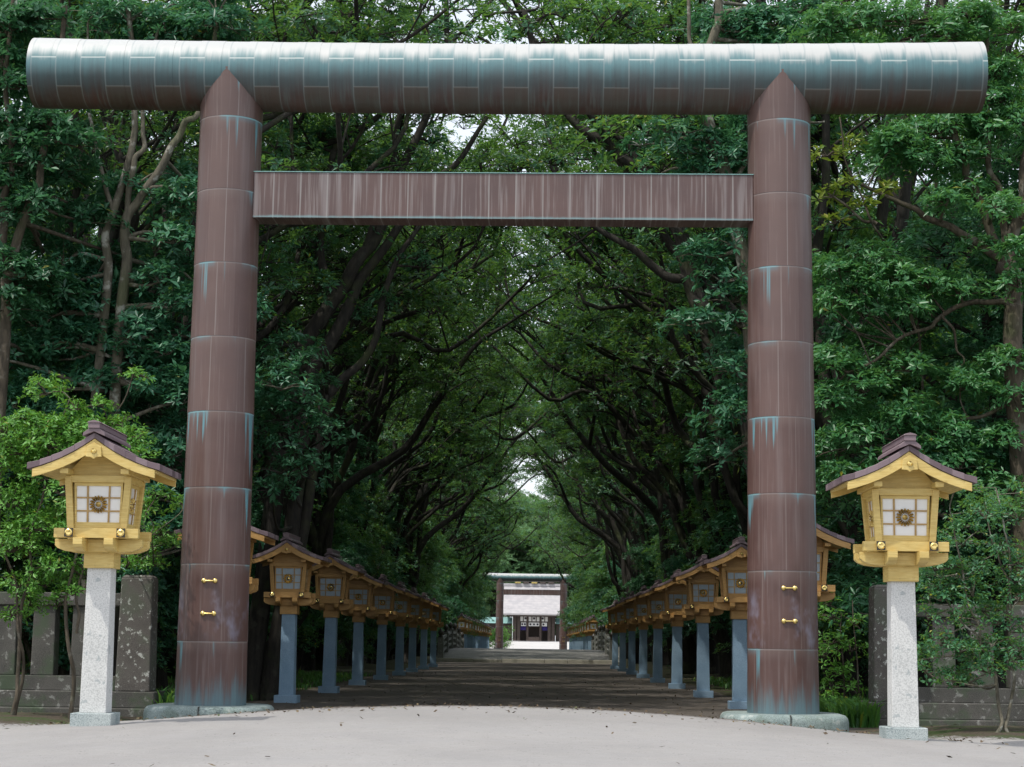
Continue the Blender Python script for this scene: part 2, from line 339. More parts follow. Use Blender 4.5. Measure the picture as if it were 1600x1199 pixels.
M['grass'] = m_leaf('grass_blade', ((0.03, 0.11, 0.03), (0.05, 0.16, 0.035), (0.08, 0.2, 0.04)), yellow=0.01, rough=0.55)

# ------------------------------------------------------------------ mesh helpers
def link(o, parent=None):
    C.objects.link(o)
    if parent is not None: o.parent = parent
    return o
def raw_mesh(name, V, Fc, mat, smooth=False):
    """V (n,3) array, Fc (m,3) or (m,4) array"""
    V = np.asarray(V, dtype=np.float32); Fc = np.asarray(Fc, dtype=np.int32); k = Fc.shape[1]
    me = bpy.data.meshes.new(name)
    me.vertices.add(len(V)); me.vertices.foreach_set('co', V.ravel())
    me.loops.add(Fc.size); me.loops.foreach_set('vertex_index', Fc.ravel())
    me.polygons.add(len(Fc)); me.polygons.foreach_set('loop_start', np.arange(0, Fc.size, k, dtype=np.int32))
    if smooth: me.polygons.foreach_set('use_smooth', np.ones(len(Fc), dtype=bool))
    me.update(calc_edges=True)
    if mat: me.materials.append(mat)
    return me
def empty(name, loc=(0, 0, 0), rz=0.0, sc=1.0):
    o = bpy.data.objects.new(name, None); o.location = loc; o.rotation_euler = (0, 0, rz); o.scale = (sc, sc, sc)
    o.empty_display_size = 0.2
    return link(o)
def tag(o, label, cat, group=None, kind=None):
    o['label'] = label; o['category'] = cat
    if group: o['group'] = group
    if kind: o['kind'] = kind
    return o

class MB:
    """collects solids in one bmesh"""
    def __init__(s): s.b = bmesh.new()
    def box(s, lo, hi, rot=None, piv=None, taper=None):
        x0, y0, z0 = lo; x1, y1, z1 = hi
        v = [Vector(q) for q in ((x0, y0, z0), (x1, y0, z0), (x1, y1, z0), (x0, y1, z0), (x0, y0, z1), (x1, y0, z1), (x1, y1, z1), (x0, y1, z1))]
        if taper is not None:
            mx, my = (x0 + x1) / 2, (y0 + y1) / 2
            for q in v[4:]: q.x = mx + (q.x - mx) * taper; q.y = my + (q.y - my) * taper
        return s._hexa(v, rot, piv)
    def _hexa(s, v, rot=None, piv=None):
        if rot is not None:
            pv = Vector(piv or (0, 0, 0)); v = [rot @ (q - pv) + pv for q in v]
        vs = [s.b.verts.new(q) for q in v]
        for f in ((3, 2, 1, 0), (4, 5, 6, 7), (0, 1, 5, 4), (1, 2, 6, 5), (2, 3, 7, 6), (3, 0, 4, 7)):
            s.b.faces.new([vs[i] for i in f])
        return s
    def prism(s, poly, y0, y1, axis='y'):
        """polygon of (a, b) pairs extruded; axis y: a=x,b=z ; axis x: a=y,b=z ; axis z: a=x,b=y"""
        def P(a, b, c):
            return (a, c, b) if axis == 'y' else ((c, a, b) if axis == 'x' else (a, b, c))
        lo = [s.b.verts.new(P(a, b, y0)) for a, b in poly]; hi = [s.b.verts.new(P(a, b, y1)) for a, b in poly]
        n = len(poly)
        try:
            s.b.faces.new(lo); s.b.faces.new(hi[::-1])
        except ValueError: pass
        for i in range(n):
            s.b.faces.new((lo[i], hi[i], hi[(i + 1) % n], lo[(i + 1) % n]))
        return s
    def lathe(s, prof, c=(0, 0, 0), n=24, axis='z', sy=1.0):
        rings = []
        for r, h in prof:
            ring = []
            for i in range(n):
                a = 2 * math.pi * i / n
                p, q = r * math.cos(a), r * math.sin(a) * sy
                co = (p, q, h) if axis == 'z' else ((h, p, q) if axis == 'x' else (p, h, q))
                ring.append(s.b.verts.new((co[0] + c[0], co[1] + c[1], co[2] + c[2])))
            rings.append(ring)
        for A, B in zip(rings, rings[1:]):
            for i in range(n):
                s.b.faces.new((A[i], A[(i + 1) % n], B[(i + 1) % n], B[i]))
        s.b.faces.new(rings[0][::-1]); s.b.faces.new(rings[-1])
        return s
    def build(s, name, mat, parent=None, bevel=0.0, smooth=False, seg=2, limit=60, loc=None):
        bmesh.ops.recalc_face_normals(s.b, faces=s.b.faces)
        if bevel:
            ed = [e for e in s.b.edges if len(e.link_faces) == 2 and e.calc_face_angle(0) > math.radians(30)]
            bmesh.ops.bevel(s.b, geom=ed, offset=bevel, segments=seg, affect='EDGES', profile=0.5, clamp_overlap=True)
        me = bpy.data.meshes.new(name); s.b.to_mesh(me); s.b.free()
        me.materials.append(mat)
        if smooth:
            me.polygons.foreach_set('use_smooth', [True] * len(me.polygons))
            me.set_sharp_from_angle(angle=math.radians(smooth if smooth is not True else 40))
        o = bpy.data.objects.new(name, me)
        if loc is not None: o.location = loc
        return link(o, parent)

def copy_thing(src, loc, rz=0.0, sc=1.0, label=None, group=None):
    c = src.copy(); C.objects.link(c); c.location = loc; c.rotation_euler = (0, 0, rz); c.scale = (sc, sc, sc) if not isinstance(sc, tuple) else sc
    if label: c['label'] = label
    if group: c['group'] = group
    for ch in list(src.children):
        d = ch.copy(); C.objects.link(d); d.parent = c
        for g in list(ch.children):
            e = g.copy(); C.objects.link(e); e.parent = d
    return c

# ------------------------------------------------------------------ ground
def sstep(a, b, x):
    t = np.clip((x - a) / (b - a), 0, 1); return t * t * (3 - 2 * t)
def ground_z(x, y):
    x = np.asarray(x, float); y = np.asarray(y, float)
    c = 0.335 * (1 - sstep(23.2, 31, y))
    kk = 0.0055 + 0.0075 * sstep(18.5, 24.5, y)
    z = c - kk * (x + 0.6) ** 2
    low = 0.03 * (1 - sstep(24, 30, y)) + 0.12 * sstep(4.6, 6.0, np.abs(x + 0.35)) * (1 - sstep(24, 27, y))
    z = np.where(y < 30, np.maximum(z, low * 1.0), 0.0)
    z = np.maximum(z, 0.0)
    z = z + 0.12 * sstep(5.0, 9.0, np.abs(x + 0.35)) * sstep(27, 32, y) * (1 - sstep(95, 100, y))
    # courtyard terraces before the shrine
    z = z + 0.42 * (sstep(246, 246.6, y) + sstep(256, 256.6, y) + sstep(266, 266.6, y)) - 0.02 * sstep(222, 224, y)
    return z
xs = np.concatenate([np.linspace(-700, -30, 14), np.linspace(-26, -12, 15), np.linspace(-11.5, 11.5, 93), np.linspace(12, 26, 15), np.linspace(30, 700, 14)])
ys = np.concatenate([np.linspace(-60, 4, 12), np.linspace(5, 34, 146), np.linspace(35, 100, 66), np.linspace(102, 240, 50), np.linspace(245, 268, 93), np.linspace(275, 1500, 30)])
X, Y = np.meshgrid(xs, ys)
Z = ground_z(X, Y) + np.where((Y < 120) & (Y > 4), RN.normal(0, 0.004, X.shape), 0)
V = np.stack([X.ravel(), Y.ravel(), Z.ravel()], 1)
nx, ny = len(xs), len(ys)
i0 = (np.arange(ny - 1)[:, None] * nx + np.arange(nx - 1)[None, :]).ravel()
gm = raw_mesh('ground', V, np.stack([i0, i0 + 1, i0 + nx + 1, i0 + nx], 1), M['ground'], True)
g = link(bpy.data.objects.new('ground', gm)); g['kind'] = 'structure'; g['label'] = 'pale sanded forecourt running into a brown gravel path between mossy verges'

def scatter_quads(name, P, L, Wd, mat, tilt=0.35):
    n = len(P); a = RN.uniform(0, 2 * np.pi, n)
    d = np.stack([np.cos(a), np.sin(a), RN.normal(0, tilt, n)], 1); d /= np.linalg.norm(d, axis=1)[:, None]
    s = np.stack([-np.sin(a), np.cos(a), RN.normal(0, tilt, n)], 1)
    l = (L * RN.uniform(0.6, 1.3, n))[:, None]; w = (Wd * RN.uniform(0.6, 1.3, n))[:, None]
    lift = np.array([0, 0, 1.0]) * (0.012 + np.abs(d[:, 2:3]) * l * 0.5)
    V = np.stack([P - d * l / 2 + lift, P + s * w / 2 + lift, P + d * l / 2 + lift, P - s * w / 2 + lift], 1).reshape(-1, 3)
    return raw_mesh(name, V, np.arange(4 * n).reshape(-1, 4), mat)
n = 380
lx = RN.uniform(-7.5, 7, n); ly = RN.uniform(10, 25, n)
keep = RN.uniform(0, 1, n) < np.where(ly > 21, 1.0, 0.25)
lx, ly = lx[keep], ly[keep]
n2 = 450
lx = np.concatenate([lx, RN.uniform(-5.5, 5, n2)]); q = 23.6 - 0.13 * (lx[-n2:] + 0.35) ** 2 + RN.normal(0, 1.3, n2); ly = np.concatenate([ly, q])
n3 = 2600
lx = np.concatenate([lx, RN.uniform(-8, 8, n3)]); ly = np.concatenate([ly, RN.uniform(24, 75, n3)])
P = np.stack([lx, ly, ground_z(lx, ly)], 1)
o = link(bpy.data.objects.new('fallen_leaves', scatter_quads('fallen_leaves', P, 0.055, 0.030, M['litter'])))
o['kind'] = 'stuff'; o['label'] = 'dry leaves scattered over the forecourt and path'; o['category'] = 'leaves'

def grass_patch(P, h, mat, name):
    n = len(P); a = RN.uniform(0, 2 * np.pi, n)
    out = np.stack([np.cos(a), np.sin(a), np.zeros(n)], 1); sd_ = np.stack([-np.sin(a), np.cos(a), np.zeros(n)], 1)
    hh = (h * RN.uniform(0.5, 1.2, n))[:, None]; up = np.array([0, 0, 1.0])
    w = 0.008 + 0.012 * RN.uniform(0, 1, n)[:, None]
    m_ = P + up * hh * 0.65 + out * hh * 0.22; t = P + up * hh * 0.85 + out * hh * 0.6
    V = np.stack([P - sd_ * w, P + sd_ * w, m_ + sd_ * w, m_ - sd_ * w, t], 1).reshape(-1, 3)
    b = np.arange(n)[:, None] * 5
    Fq = np.concatenate([b + np.array([[0, 1, 2]]), b + np.array([[0, 2, 3]]), b + np.array([[3, 2, 4]])], 0)
    return raw_mesh(name, V, Fq, mat)
gx, gy = [], []
for (x0, x1, y0, y1, nn) in ((-5.35, -4.7, 26.3, 29.5, 900), (4.3, 4.85, 26, 28.5, 1300), (-9, -5.2, 28, 60, 3500), (5.1, 8.5, 27.5, 60, 3500)):
    gx.append(RN.uniform(x0, x1, nn)); gy.append(RN.uniform(y0, y1, nn))
gx = np.concatenate(gx); gy = np.concatenate(gy)
gh = np.where(gy < 29.6, 0.42, 0.16)
o = link(bpy.data.objects.new('grass', grass_patch(np.stack([gx, gy, ground_z(gx, gy)], 1), gh, M['grass'], 'grass')))
o['kind'] = 'stuff'; o['label'] = 'green grass and weeds growing along the verges'; o['category'] = 'grass'

# ------------------------------------------------------------------ the gate (torii)
def make_gate():
    t = empty('shrine_gate')
    for px in (-3.855, 3.855):
        b = MB(); prof = []
        z0, H = 0.0, 8.775
        zs = [0.0] + [0.85 + 1.034 * i for i in range(8)] + [H]
        rad = lambda z: 0.476 - 0.050 * min(z / 8.2, 1)
        N = 56; rings = []
        def ring(z, r, fy):
            rings.append([b.b.verts.new((r * math.cos(2 * math.pi * i / N), fy * math.sin(2 * math.pi * i / N), z)) for i in range(N)])
        for a_, c_ in zip(zs, zs[1:]):
            for zz, lip in ((a_, 0.007), (c_ - 0.002, 0.0)):
                r = rad(zz) + lip * 0.6
                w = min(max((zz - 7.9) / 0.5, 0), 1)
                ring(zz + (0.001 if lip else 0), r * (1 + 0.05 * w), r * (1 - w) + 0.4908 * w)
        for A, B in zip(rings, rings[1:]):
            for i in range(N): b.b.faces.new((A[i], A[(i + 1) % N], B[(i + 1) % N], B[i]))
        b.b.faces.new(rings[0][::-1]); b.b.faces.new(rings[-1])
        p = b.build('pillar', M['copper_pillar'], t, smooth=25, loc=(px, 0, 0))
        for zc in (1.215, 1.650):
            k = MB(); yy = -0.47
            for sx in (-1, 1):
                k.lathe([(0.010, 0.03), (0.029, 0.0), (0.034, -0.010), (0.026, -0.025), (0.010, -0.030)], (0.074 * sx, yy - 0.005, 0), 18, 'y')
            k.lathe([(0.009, -0.06), (0.013, 0.0), (0.009, 0.06)], (0, yy - 0.022, 0), 12, 'x')
            k.build('gilt_cleat', M['gold'], p, smooth=50, loc=(0.02 if px < 0 else 0.035, 0, zc))
        s = MB(); n = 64
        def se(f, z):
            return [s.b.verts.new((f * 0.83 * math.copysign(abs(math.cos(a)) ** 0.55, math.cos(a)), f * 0.83 * math.copysign(abs(math.sin(a)) ** 0.55, math.sin(a)), z)) for a in [2 * math.pi * i / n for i in range(n)]]
        R = [se(1.0, -0.5), se(1.0, -0.10), se(0.985, -0.045), se(0.95, -0.012), se(0.90, 0.0)]
        for A, B in zip(R, R[1:]):
            for i in range(n): s.b.faces.new((A[i], A[(i + 1) % n], B[(i + 1) % n], B[i]))
        s.b.faces.new(R[-1]); s.b.faces.new(R[0][::-1])
        st = s.build('base_stone', M['base_stone'], t, smooth=50, loc=(px, 0, 0))
        j = MB(); j.box((-0.006, -0.834, -0.5), (0.006, -0.74, 0.001)); j.build('joint', M['black'], st)
    b = MB(); prof = []; L = 6.67; nseg = 39
    for i in range(nseg):
        x0 = -L + 2 * L * i / nseg; x1 = -L + 2 * L * (i + 1) / nseg
        r = 0.490 + (0.004 if i % 2 else 0.0)
        if i in (0, nseg - 1): r += 0.006
        prof += [(r, x0), (r, x1 - 0.0005)]
    b.lathe(prof, (0, 0, 0), 72, 'x')
    for v in b.b.verts: v.co.z += 0.055 * (v.co.x / 6.7) ** 2      # the beam lifts slightly towards its ends
    b.build('top_beam', M['copper_beam'], t, smooth=25, loc=(0, 0, 8.762))
    b = MB(); b.box((-3.47, -0.215, 0), (3.47, 0.215, 0.650))
    tb = b.build('tie_beam', M['copper_tie'], t, bevel=0.008, loc=(0, 0, 6.688))
    b = MB(); b.box((-3.475, -0.228, 0), (3.475, 0.228, 0.010)); b.build('cap_flashing', M['roof_green'], tb, loc=(0, 0, 0.651))
    return t
gate = make_gate(); gate.location = (-0.487, 24.9, 0.258); gate.rotation_euler = (0, 0, math.radians(-0.9))
tag(gate, 'huge brown copper-clad shrine gate with verdigris-topped round beam at the forecourt edge', 'shrine gate')
far_gate = copy_thing(gate, (-0.15, 222, 0.12), 0, 1.0, 'small distant shrine gate framing the pale shrine roof at the path end')

# ------------------------------------------------------------------ lanterns
def lantern(wood, post_mat, detail=True):
    t = empty('path_lantern')
    b = MB(); b.box((-0.21, -0.21, -0.25), (0.21, 0.21, 0.14)); b.build('footing', M['granite_foot'] if detail else post_mat, t, bevel=0.008)
    b = MB(); b.box((-0.136, -0.136, 0.14), (0.136, 0.136, 1.63), taper=0.9); b.build('post', post_mat, t, bevel=0.006)
    b = MB(); b.box((-0.163, -0.163, 1.615), (0.163, 0.163, 1.80)); b.box((-0.135, -0.135, 1.80), (0.135, 0.135, 1.93))
    b.build('capital', wood, t, bevel=0.005)
    # crossed bracket arms with upswept ends
    arm = [(-0.47, 1.925), (-0.47, 1.855), (-0.44, 1.825), (-0.36, 1.795), (-0.24, 1.782), (0.24, 1.782), (0.36, 1.795), (0.44, 1.825), (0.47, 1.855), (0.47, 1.925)]
    for ax, off in (('y', 0.17), ('y', -0.17), ('x', 0.165), ('x', -0.165)):
        b = MB(); b.prism(arm, off - 0.05, off + 0.05, ax)
        if ax == 'x': bmesh.ops.translate(b.b, verts=b.b.verts, vec=(0, 0, 0.0025))
        b.build('bracket_arm', wood, t, bevel=0.004)
    # sill beams crossing at the corners
    for s in (-1, 1):
        b = MB(); b.box((-0.455, s * 0.30 - 0.045, 1.932), (0.455, s * 0.30 + 0.045, 2.036)); b.build('sill_beam', wood, t, bevel=0.004)
    for s in (-1, 1):
        b = MB(); b.box((s * 0.28 - 0.042, -0.40, 1.942), (s * 0.28 + 0.042, 0.40, 2.030)); o_ = b.build('cross_beam', wood, t, bevel=0.004)
        for e in (-1, 1):
            k = MB(); k.box((s * 0.28 - 0.046, e * 0.4015 - 0.006, 1.938), (s * 0.28 + 0.046, e * 0.4015 + 0.006, 2.034)); k.build('end_cap', M['black'], o_)
            k = MB(); k.lathe([(0.040, 0.0), (0.040, e * 0.008), (0.026, e * 0.016), (0.012, e * 0.012)], (s * 0.28, e * 0.408, 1.986), 20, 'y'); k.build('boss', M['gold'], o_, smooth=40)
    # floor and battered corner posts
    b = MB(); b.box((-0.30, -0.30, 2.0), (0.30, 0.30, 2.033)); b.build('floor_board', wood, t)
    for sx in (-1, 1):
        for sy in (-1, 1):
            b = MB(); w = 0.036; bx, by, tx, ty = sx * 0.285, sy * 0.285, sx * 0.325, sy * 0.325
            v = [Vector(q) for q in ((bx - w, by - w, 2.034), (bx + w, by - w, 2.034), (bx + w, by + w, 2.034), (bx - w, by + w, 2.034),
                                     (tx - w, ty - w, 2.60), (tx + w, ty - w, 2.60), (tx + w, ty + w, 2.60), (tx - w, ty + w, 2.60))]
            b._hexa(v); b.build('corner_post', wood, t, bevel=0.004)
    # four windows
    for q in range(4):
        R = Matrix.Rotation(q * math.pi / 2, 4, 'Z')
        def face(u, zz, d):                        # u across, zz up, d outwards; face leans outward going up
            lean = 0.268 + (zz - 2.036) * 0.071
            return R @ Vector((u, -(lean + d), zz))
        def slab(b, u0, u1, z0, z1, d0, d1):
            f = lambda u, zz: u * (1 + (zz - 2.036) * 0.12)
            v = [face(f(u, zz), zz, d) for zz in (z0, z1) for (u, d) in ((u0, d1), (u1, d1), (u1, d0), (u0, d0))]
            b._hexa(v)
        b = MB(); slab(b, -0.25, 0.25, 2.036, 2.105, -0.018, 0.016); slab(b, -0.25, 0.25, 2.50, 2.535, -0.018, 0.014)
        slab(b, -0.25, -0.228, 2.105, 2.50, -0.018, 0.013); slab(b, 0.228, 0.25, 2.105, 2.50, -0.018, 0.013)
        fr = b.build('window', wood, t, bevel=0.002)
        b = MB(); slab(b, -0.23, 0.23, 2.10, 2.505, -0.012, -0.004); b.build('pane', M['pane'] if detail else M['pane_shaded'], fr)
        b = MB()
        for u in (-0.112, 0.112): slab(b, u - 0.009, u + 0.009, 2.104, 2.501, -0.0035, 0.010)
        for zz in (2.228, 2.372): slab(b, -0.229, 0.229, zz - 0.008, zz + 0.008, -0.0032, 0.0085)
        b.build('lattice', M['lattice'], fr)
        if detail or q == 0:
            b = MB()
            for i in range(16):
                a = 2 * math.pi * i / 16
                ring = []
                def pt(r, da, d):
                    aa = a + da
                    return face(r * math.cos(aa), 2.30 + r * math.sin(aa), d)
                o_ = [pt(0.042, -0.13, 0.012), pt(0.075, -0.17, 0.014), pt(0.094, -0.09, 0.012), pt(0.098, 0, 0.010), pt(0.094, 0.09, 0.012), pt(0.075, 0.17, 0.014), pt(0.042, 0.13, 0.012)]
                top = b.b.verts.new(pt(0.076, 0, 0.034)); vs = [b.b.verts.new(x_) for x_ in o_]
                low = b.b.verts.new(pt(0.040, 0, 0.020))
                for m_ in range(6): b.b.faces.new((vs[m_], vs[m_ + 1], top))
                b.b.faces.new((vs[6], low, top)); b.b.faces.new((low, vs[0], top)); b.b.faces.new(vs[::-1] + [low])
            c = [b.b.verts.new(face(0.030 * math.cos(2 * math.pi * i / 14), 2.30 + 0.030 * math.sin(2 * math.pi * i / 14), 0.012)) for i in range(14)]
            tp = b.b.verts.new(face(0, 2.30, 0.030))
            for i in range(14): b.b.faces.new((c[i], c[(i + 1) % 14], tp))
            b.build('crest', M['crest_gold'] if detail else M['gold'], fr)
    # wall plate, gable boards
    b = MB(); b.box((-0.345, -0.345, 2.535), (0.345, 0.345, 2.612)); b.build('wall_plate', wood, t, bevel=0.004)
    for s in (-1, 1):
        b = MB(); b.box((s * 0.325 - 0.045, -0.545, 2.613), (s * 0.325 + 0.045, 0.545, 2.668)); b.build('purlin', wood, t, bevel=0.004)
    b = MB()
    b.prism([(-0.36, 2.614), (0.36, 2.614), (0.20, 2.80), (0, 2.92), (-0.20, 2.80)], -0.30, 0.30); b.build('gable', wood, t)
    # roof: curved courses of copper shingle
    ux = [0.0, 0.10, 0.21, 0.33, 0.45, 0.57, 0.71]
    uz = [3.055, 2.985, 2.915, 2.85, 2.797, 2.752, 2.712]
    roof = None
    b = MB()
    for s in (-1, 1):
        for i in range(6):
            lip = 0.004 * (i % 2)
            x0, x1 = ux[i], ux[i + 1] + (0.006 if i < 5 else 0); z0, z1 = uz[i], uz[i + 1] - (0.002 if i < 5 else 0)
            th = 0.062
            if i < 5:
                y = 0.60 - lip
                b.prism([(s * x0, z0), (s * x1, z1 + 0.007), (s * x1, z1 - th), (s * x0, z0 - th)][::s], -y, y)
            else:
                m_ = 7
                for q in range(m_):
                    ya = -0.60 + 1.2 * q / m_ + 0.004; yb = -0.60 + 1.2 * (q + 1) / m_ - 0.004
                    b.prism([(s * x0, z0), (s * x1, z1 + 0.008), (s * x1, z1 - th), (s * x0, z0 - th)][::s], ya, yb)
    roof = b.build('roof', M['tile'], t, bevel=0.003, seg=1)
    b = MB(); b.prism([(-0.12, 3.01), (-0.115, 3.045), (-0.055, 3.095), (0.055, 3.095), (0.115, 3.045), (0.12, 3.01), (0, 3.06)], -0.64, 0.64)
    b.box((-0.062, -0.655, 3.096), (0.062, 0.655, 3.150)); b.prism([(-0.075, 3.151), (0.075, 3.151), (0.055, 3.168), (0, 3.182), (-0.055, 3.168)], -0.665, 0.665)
    b.build('ridge_cap', M['tile'], roof, bevel=0.003, seg=1)
    # rafter boards under the shingles
    bx = [0.0, 0.10, 0.21, 0.33, 0.45, 0.57, 0.665]
    bz = [2.990, 2.920, 2.850, 2.786, 2.733, 2.688, 2.658]
    for s in (-1, 1):
        b = MB(); up = [(s * x_, z_) for x_, z_ in zip(bx, bz)]
        dn = [(s * x_, z_ - 0.030) for x_, z_ in zip(bx, bz)][::-1]
        b.prism((up + dn)[::s], -0.555, 0.555); b.build('soffit', wood, t)
    for e in (-1, 1):
        for s in (-1, 1):
            b = MB(); up = [(s * x_ * 0.985, z_ - 0.002) for x_, z_ in zip(bx, bz)]
            dn = [(s * x_ * 0.985, z_ - 0.125 + 0.035 * (x_ / 0.665)) for x_, z_ in zip(bx, bz)][::-1]
            ya, yb = sorted((e * 0.556, e * 0.588)); b.prism((up + dn)[::s], ya, yb); b.build('bargeboard', wood, t, bevel=0.003)
        b = MB(); ya, yb = sorted((e * 0.589, e * 0.612))
        b.prism([(-0.075, 2.90), (0, 2.945), (0.075, 2.90), (0.085, 2.79), (0.03, 2.785), (0, 2.765), (-0.03, 2.785), (-0.085, 2.79)], ya, yb)
        pd = b.build('gable_pendant', wood, t, bevel=0.004)
        b = MB(); b.lathe([(0.032, 0.0), (0.030, e * 0.014), (0.012, e * 0.03)], (0, e * 0.6125, 2.853), 6, 'y'); b.build('boss', M['gold'], pd)
    for ch in t.children:                                # housing proportions taken from the nearest lantern
        if ch.name.split('.')[0] in ('footing', 'post'): continue
        for q in [ch] + list(ch.children):
            for v in q.data.vertices:
                v.co.x *= 0.955; v.co.y *= 0.955; v.co.z = 1.615 + (v.co.z - 1.615) * 0.945
    return t
lan_front = lantern(M['wood'], M['granite'])
lan_avenue = lantern(M['wood_shaded'], M['granite_shaded'], False)  # avenue lantern: shade is in its wood, post and pane colours
ORD = ['first', 'second', 'third', 'fourth', 'fifth', 'sixth', 'seventh', 'eighth']
GL = 'wooden lanterns on stone posts lining the approach'
def put_lantern(src, x, y, label, first=False, group=GL, z=None):
    zz = float(ground_z(x, y)) if z is None else z
    if first:
        src.location = (x, y, zz); src.rotation_euler = (0, 0, 0); tag(src, label, 'lantern', group); return src
    c = copy_thing(src, (x, y, zz), rnd.uniform(-0.03, 0.03), 1.0, label, group); c['category'] = 'lantern'
    if src is lan_avenue: c.rotation_euler = (rnd.uniform(-.006, .006), rnd.uniform(-.008, .008), rnd.uniform(-.035, .035)); c.scale = (1, 1, rnd.uniform(0.99, 1.012))
    return c
put_lantern(lan_front, -4.485, 19.0, 'bright yellow lantern on a pale sunlit post beside the light green shrub', True, z=0.235)
put_lantern(lan_front, 3.80, 19.0, 'bright yellow lantern on a white sunlit post by the thin-stemmed shrub', z=0.205)
put_lantern(lan_avenue, -4.50, 26.8, 'wooden lantern almost hidden behind the left pillar of the big gate', True)
put_lantern(lan_avenue, 3.93, 26.8, 'wooden lantern almost hidden behind the right pillar of the big gate')
LD = [33.8, 40.4, 47.3, 54.4, 61.6, 68.6, 75.6, 82.7]
RD = [33.8, 41.0, 48.4, 55.8, 63.0, 70.0, 77.0, 84.0]
for i in range(8):
    put_lantern(lan_avenue, -4.46 + rnd.uniform(-.02, .02), LD[i], f'{ORD[i]} whole lantern past the left gate pillar, on a shaded blue-grey post')
    put_lantern(lan_avenue, 3.80 - 0.005 * i, RD[i], f'{ORD[i]} lantern past the right gate pillar, on a shaded blue-grey post')
# far rows beyond the bridge: only post, housing and roof can be told apart there
def far_lantern():
    t = empty('far_lantern')
    b = MB(); b.box((-0.145, -0.145, -0.3), (0.145, 0.145, 1.63), taper=0.92); b.box((-0.21, -0.21, -0.3), (0.21, 0.21, 0.14)); b.build('post', M['granite_shaded'], t)
    b = MB(); b.box((-0.16, -0.16, 1.63), (0.16, 0.16, 1.8)); b.prism([(-0.47, 1.93), (-0.46, 1.85), (-0.24, 1.785), (0.24, 1.785), (0.46, 1.85), (0.47, 1.93)], -0.2, 0.2)
    b.box((-0.455, -0.40, 1.932), (0.455, 0.40, 2.035))
    v = [Vector(q) for q in ((-0.31, -0.31, 2.036), (0.31, -0.31, 2.036), (0.31, 0.31, 2.036), (-0.31, 0.31, 2.036), (-0.35, -0.35, 2.62), (0.35, -0.35, 2.62), (0.35, 0.35, 2.62), (-0.35, 0.35, 2.62))]
    b._hexa(v); b.prism([(-0.35, 2.621), (0.35, 2.621), (0.0, 2.94)], -0.54, 0.54)
    hs = b.build('housing', M['wood_shaded'], t)
    for e in (-1, 1):
        k = MB(); k.box((-0.22, e * 0.336 - 0.008, 2.11), (0.22, e * 0.336 + 0.008, 2.50)); k.build('pane', M['pane'], hs)
        k = MB(); k.lathe([(0.10, e * 0.346), (0.10, e * 0.36), (0.05, e * 0.362)], (0, 0, 2.30), 16, 'y'); k.build('crest', M['gold'], hs)
    b = MB()
    for s in (-1, 1):
        b.prism([(0, 3.06), (s * 0.33, 2.86), (s * 0.71, 2.72), (s * 0.71, 2.65), (s * 0.33, 2.78), (0, 2.98)][::s], -0.6, 0.6)
    b.prism([(-0.11, 3.03), (-0.06, 3.16), (0.06, 3.16), (0.11, 3.03)], -0.65, 0.65)
    b.build('roof', M['tile'], t)
    return t
fl = far_lantern()
for sgn, lab in ((-1, 'small lantern in the row beyond the bridge, left side of path'), (1, 'small lantern in the row beyond the bridge, right side of path')):
    for i in range(12):
        x = (-5.35 if sgn < 0 else 4.55); y = 138.5 + 7.6 * i
        if sgn < 0 and i == 0:
            fl.location = (x, y, 0.1); tag(fl, lab, 'lantern', 'far lanterns left beyond the bridge')
        else:
            c = copy_thing(fl, (x, y, 0.1), 0, 1.0, lab, 'far lanterns left beyond the bridge' if sgn < 0 else 'far lanterns right beyond the bridge')

# ------------------------------------------------------------------ stone fences beside the gate
def fence(sgn, name_label, x_corner):
    t = empty('stone_fence', (x_corner, 26.6, 0))
    s = sgn                                             # outward direction
    def bx(b, x0, x1, y0, y1, z0, z1, taper=None):
        a, c = sorted((s * x0, s * x1)); b.box((a, y0, z0), (c, y1, z1), taper=taper); return b
    bx(MB(), -0.46, 6.5, -0.42, 0.62, -0.3, 0.145).build('lower_plinth', M['shaded_stone'], t, bevel=0.015)
    bx(MB(), -0.34, 6.5, -0.32, 0.5, 0.146, 0.375).build('upper_plinth', M['shaded_stone'], t, bevel=0.012)
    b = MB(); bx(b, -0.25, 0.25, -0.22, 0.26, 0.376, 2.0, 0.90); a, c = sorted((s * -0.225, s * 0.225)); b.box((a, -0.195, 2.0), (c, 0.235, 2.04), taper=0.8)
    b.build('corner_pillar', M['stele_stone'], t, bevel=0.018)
    bx(MB(), 0.27, 6.5, -0.10, 0.28, 0.376, 0.585).build('bottom_rail', M['shaded_stone'], t, bevel=0.01)
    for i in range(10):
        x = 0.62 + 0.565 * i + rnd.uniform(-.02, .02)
        bx(MB(), x, x + 0.335, -0.06, 0.22, 0.586, 1.585, 0.95).build('fence_post', M['shaded_stone'], t, bevel=0.014)
    bx(MB(), 0.24, 6.5, -0.10, 0.26, 1.586, 1.775).build('cap_rail', M['shaded_stone'], t, bevel=0.015)
    tag(t, name_label, 'stone fence'); return t
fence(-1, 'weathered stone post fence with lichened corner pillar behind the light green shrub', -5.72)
fence(1, 'shaded mossy stone post fence with corner pillar behind the thin-stemmed shrub', 5.12)

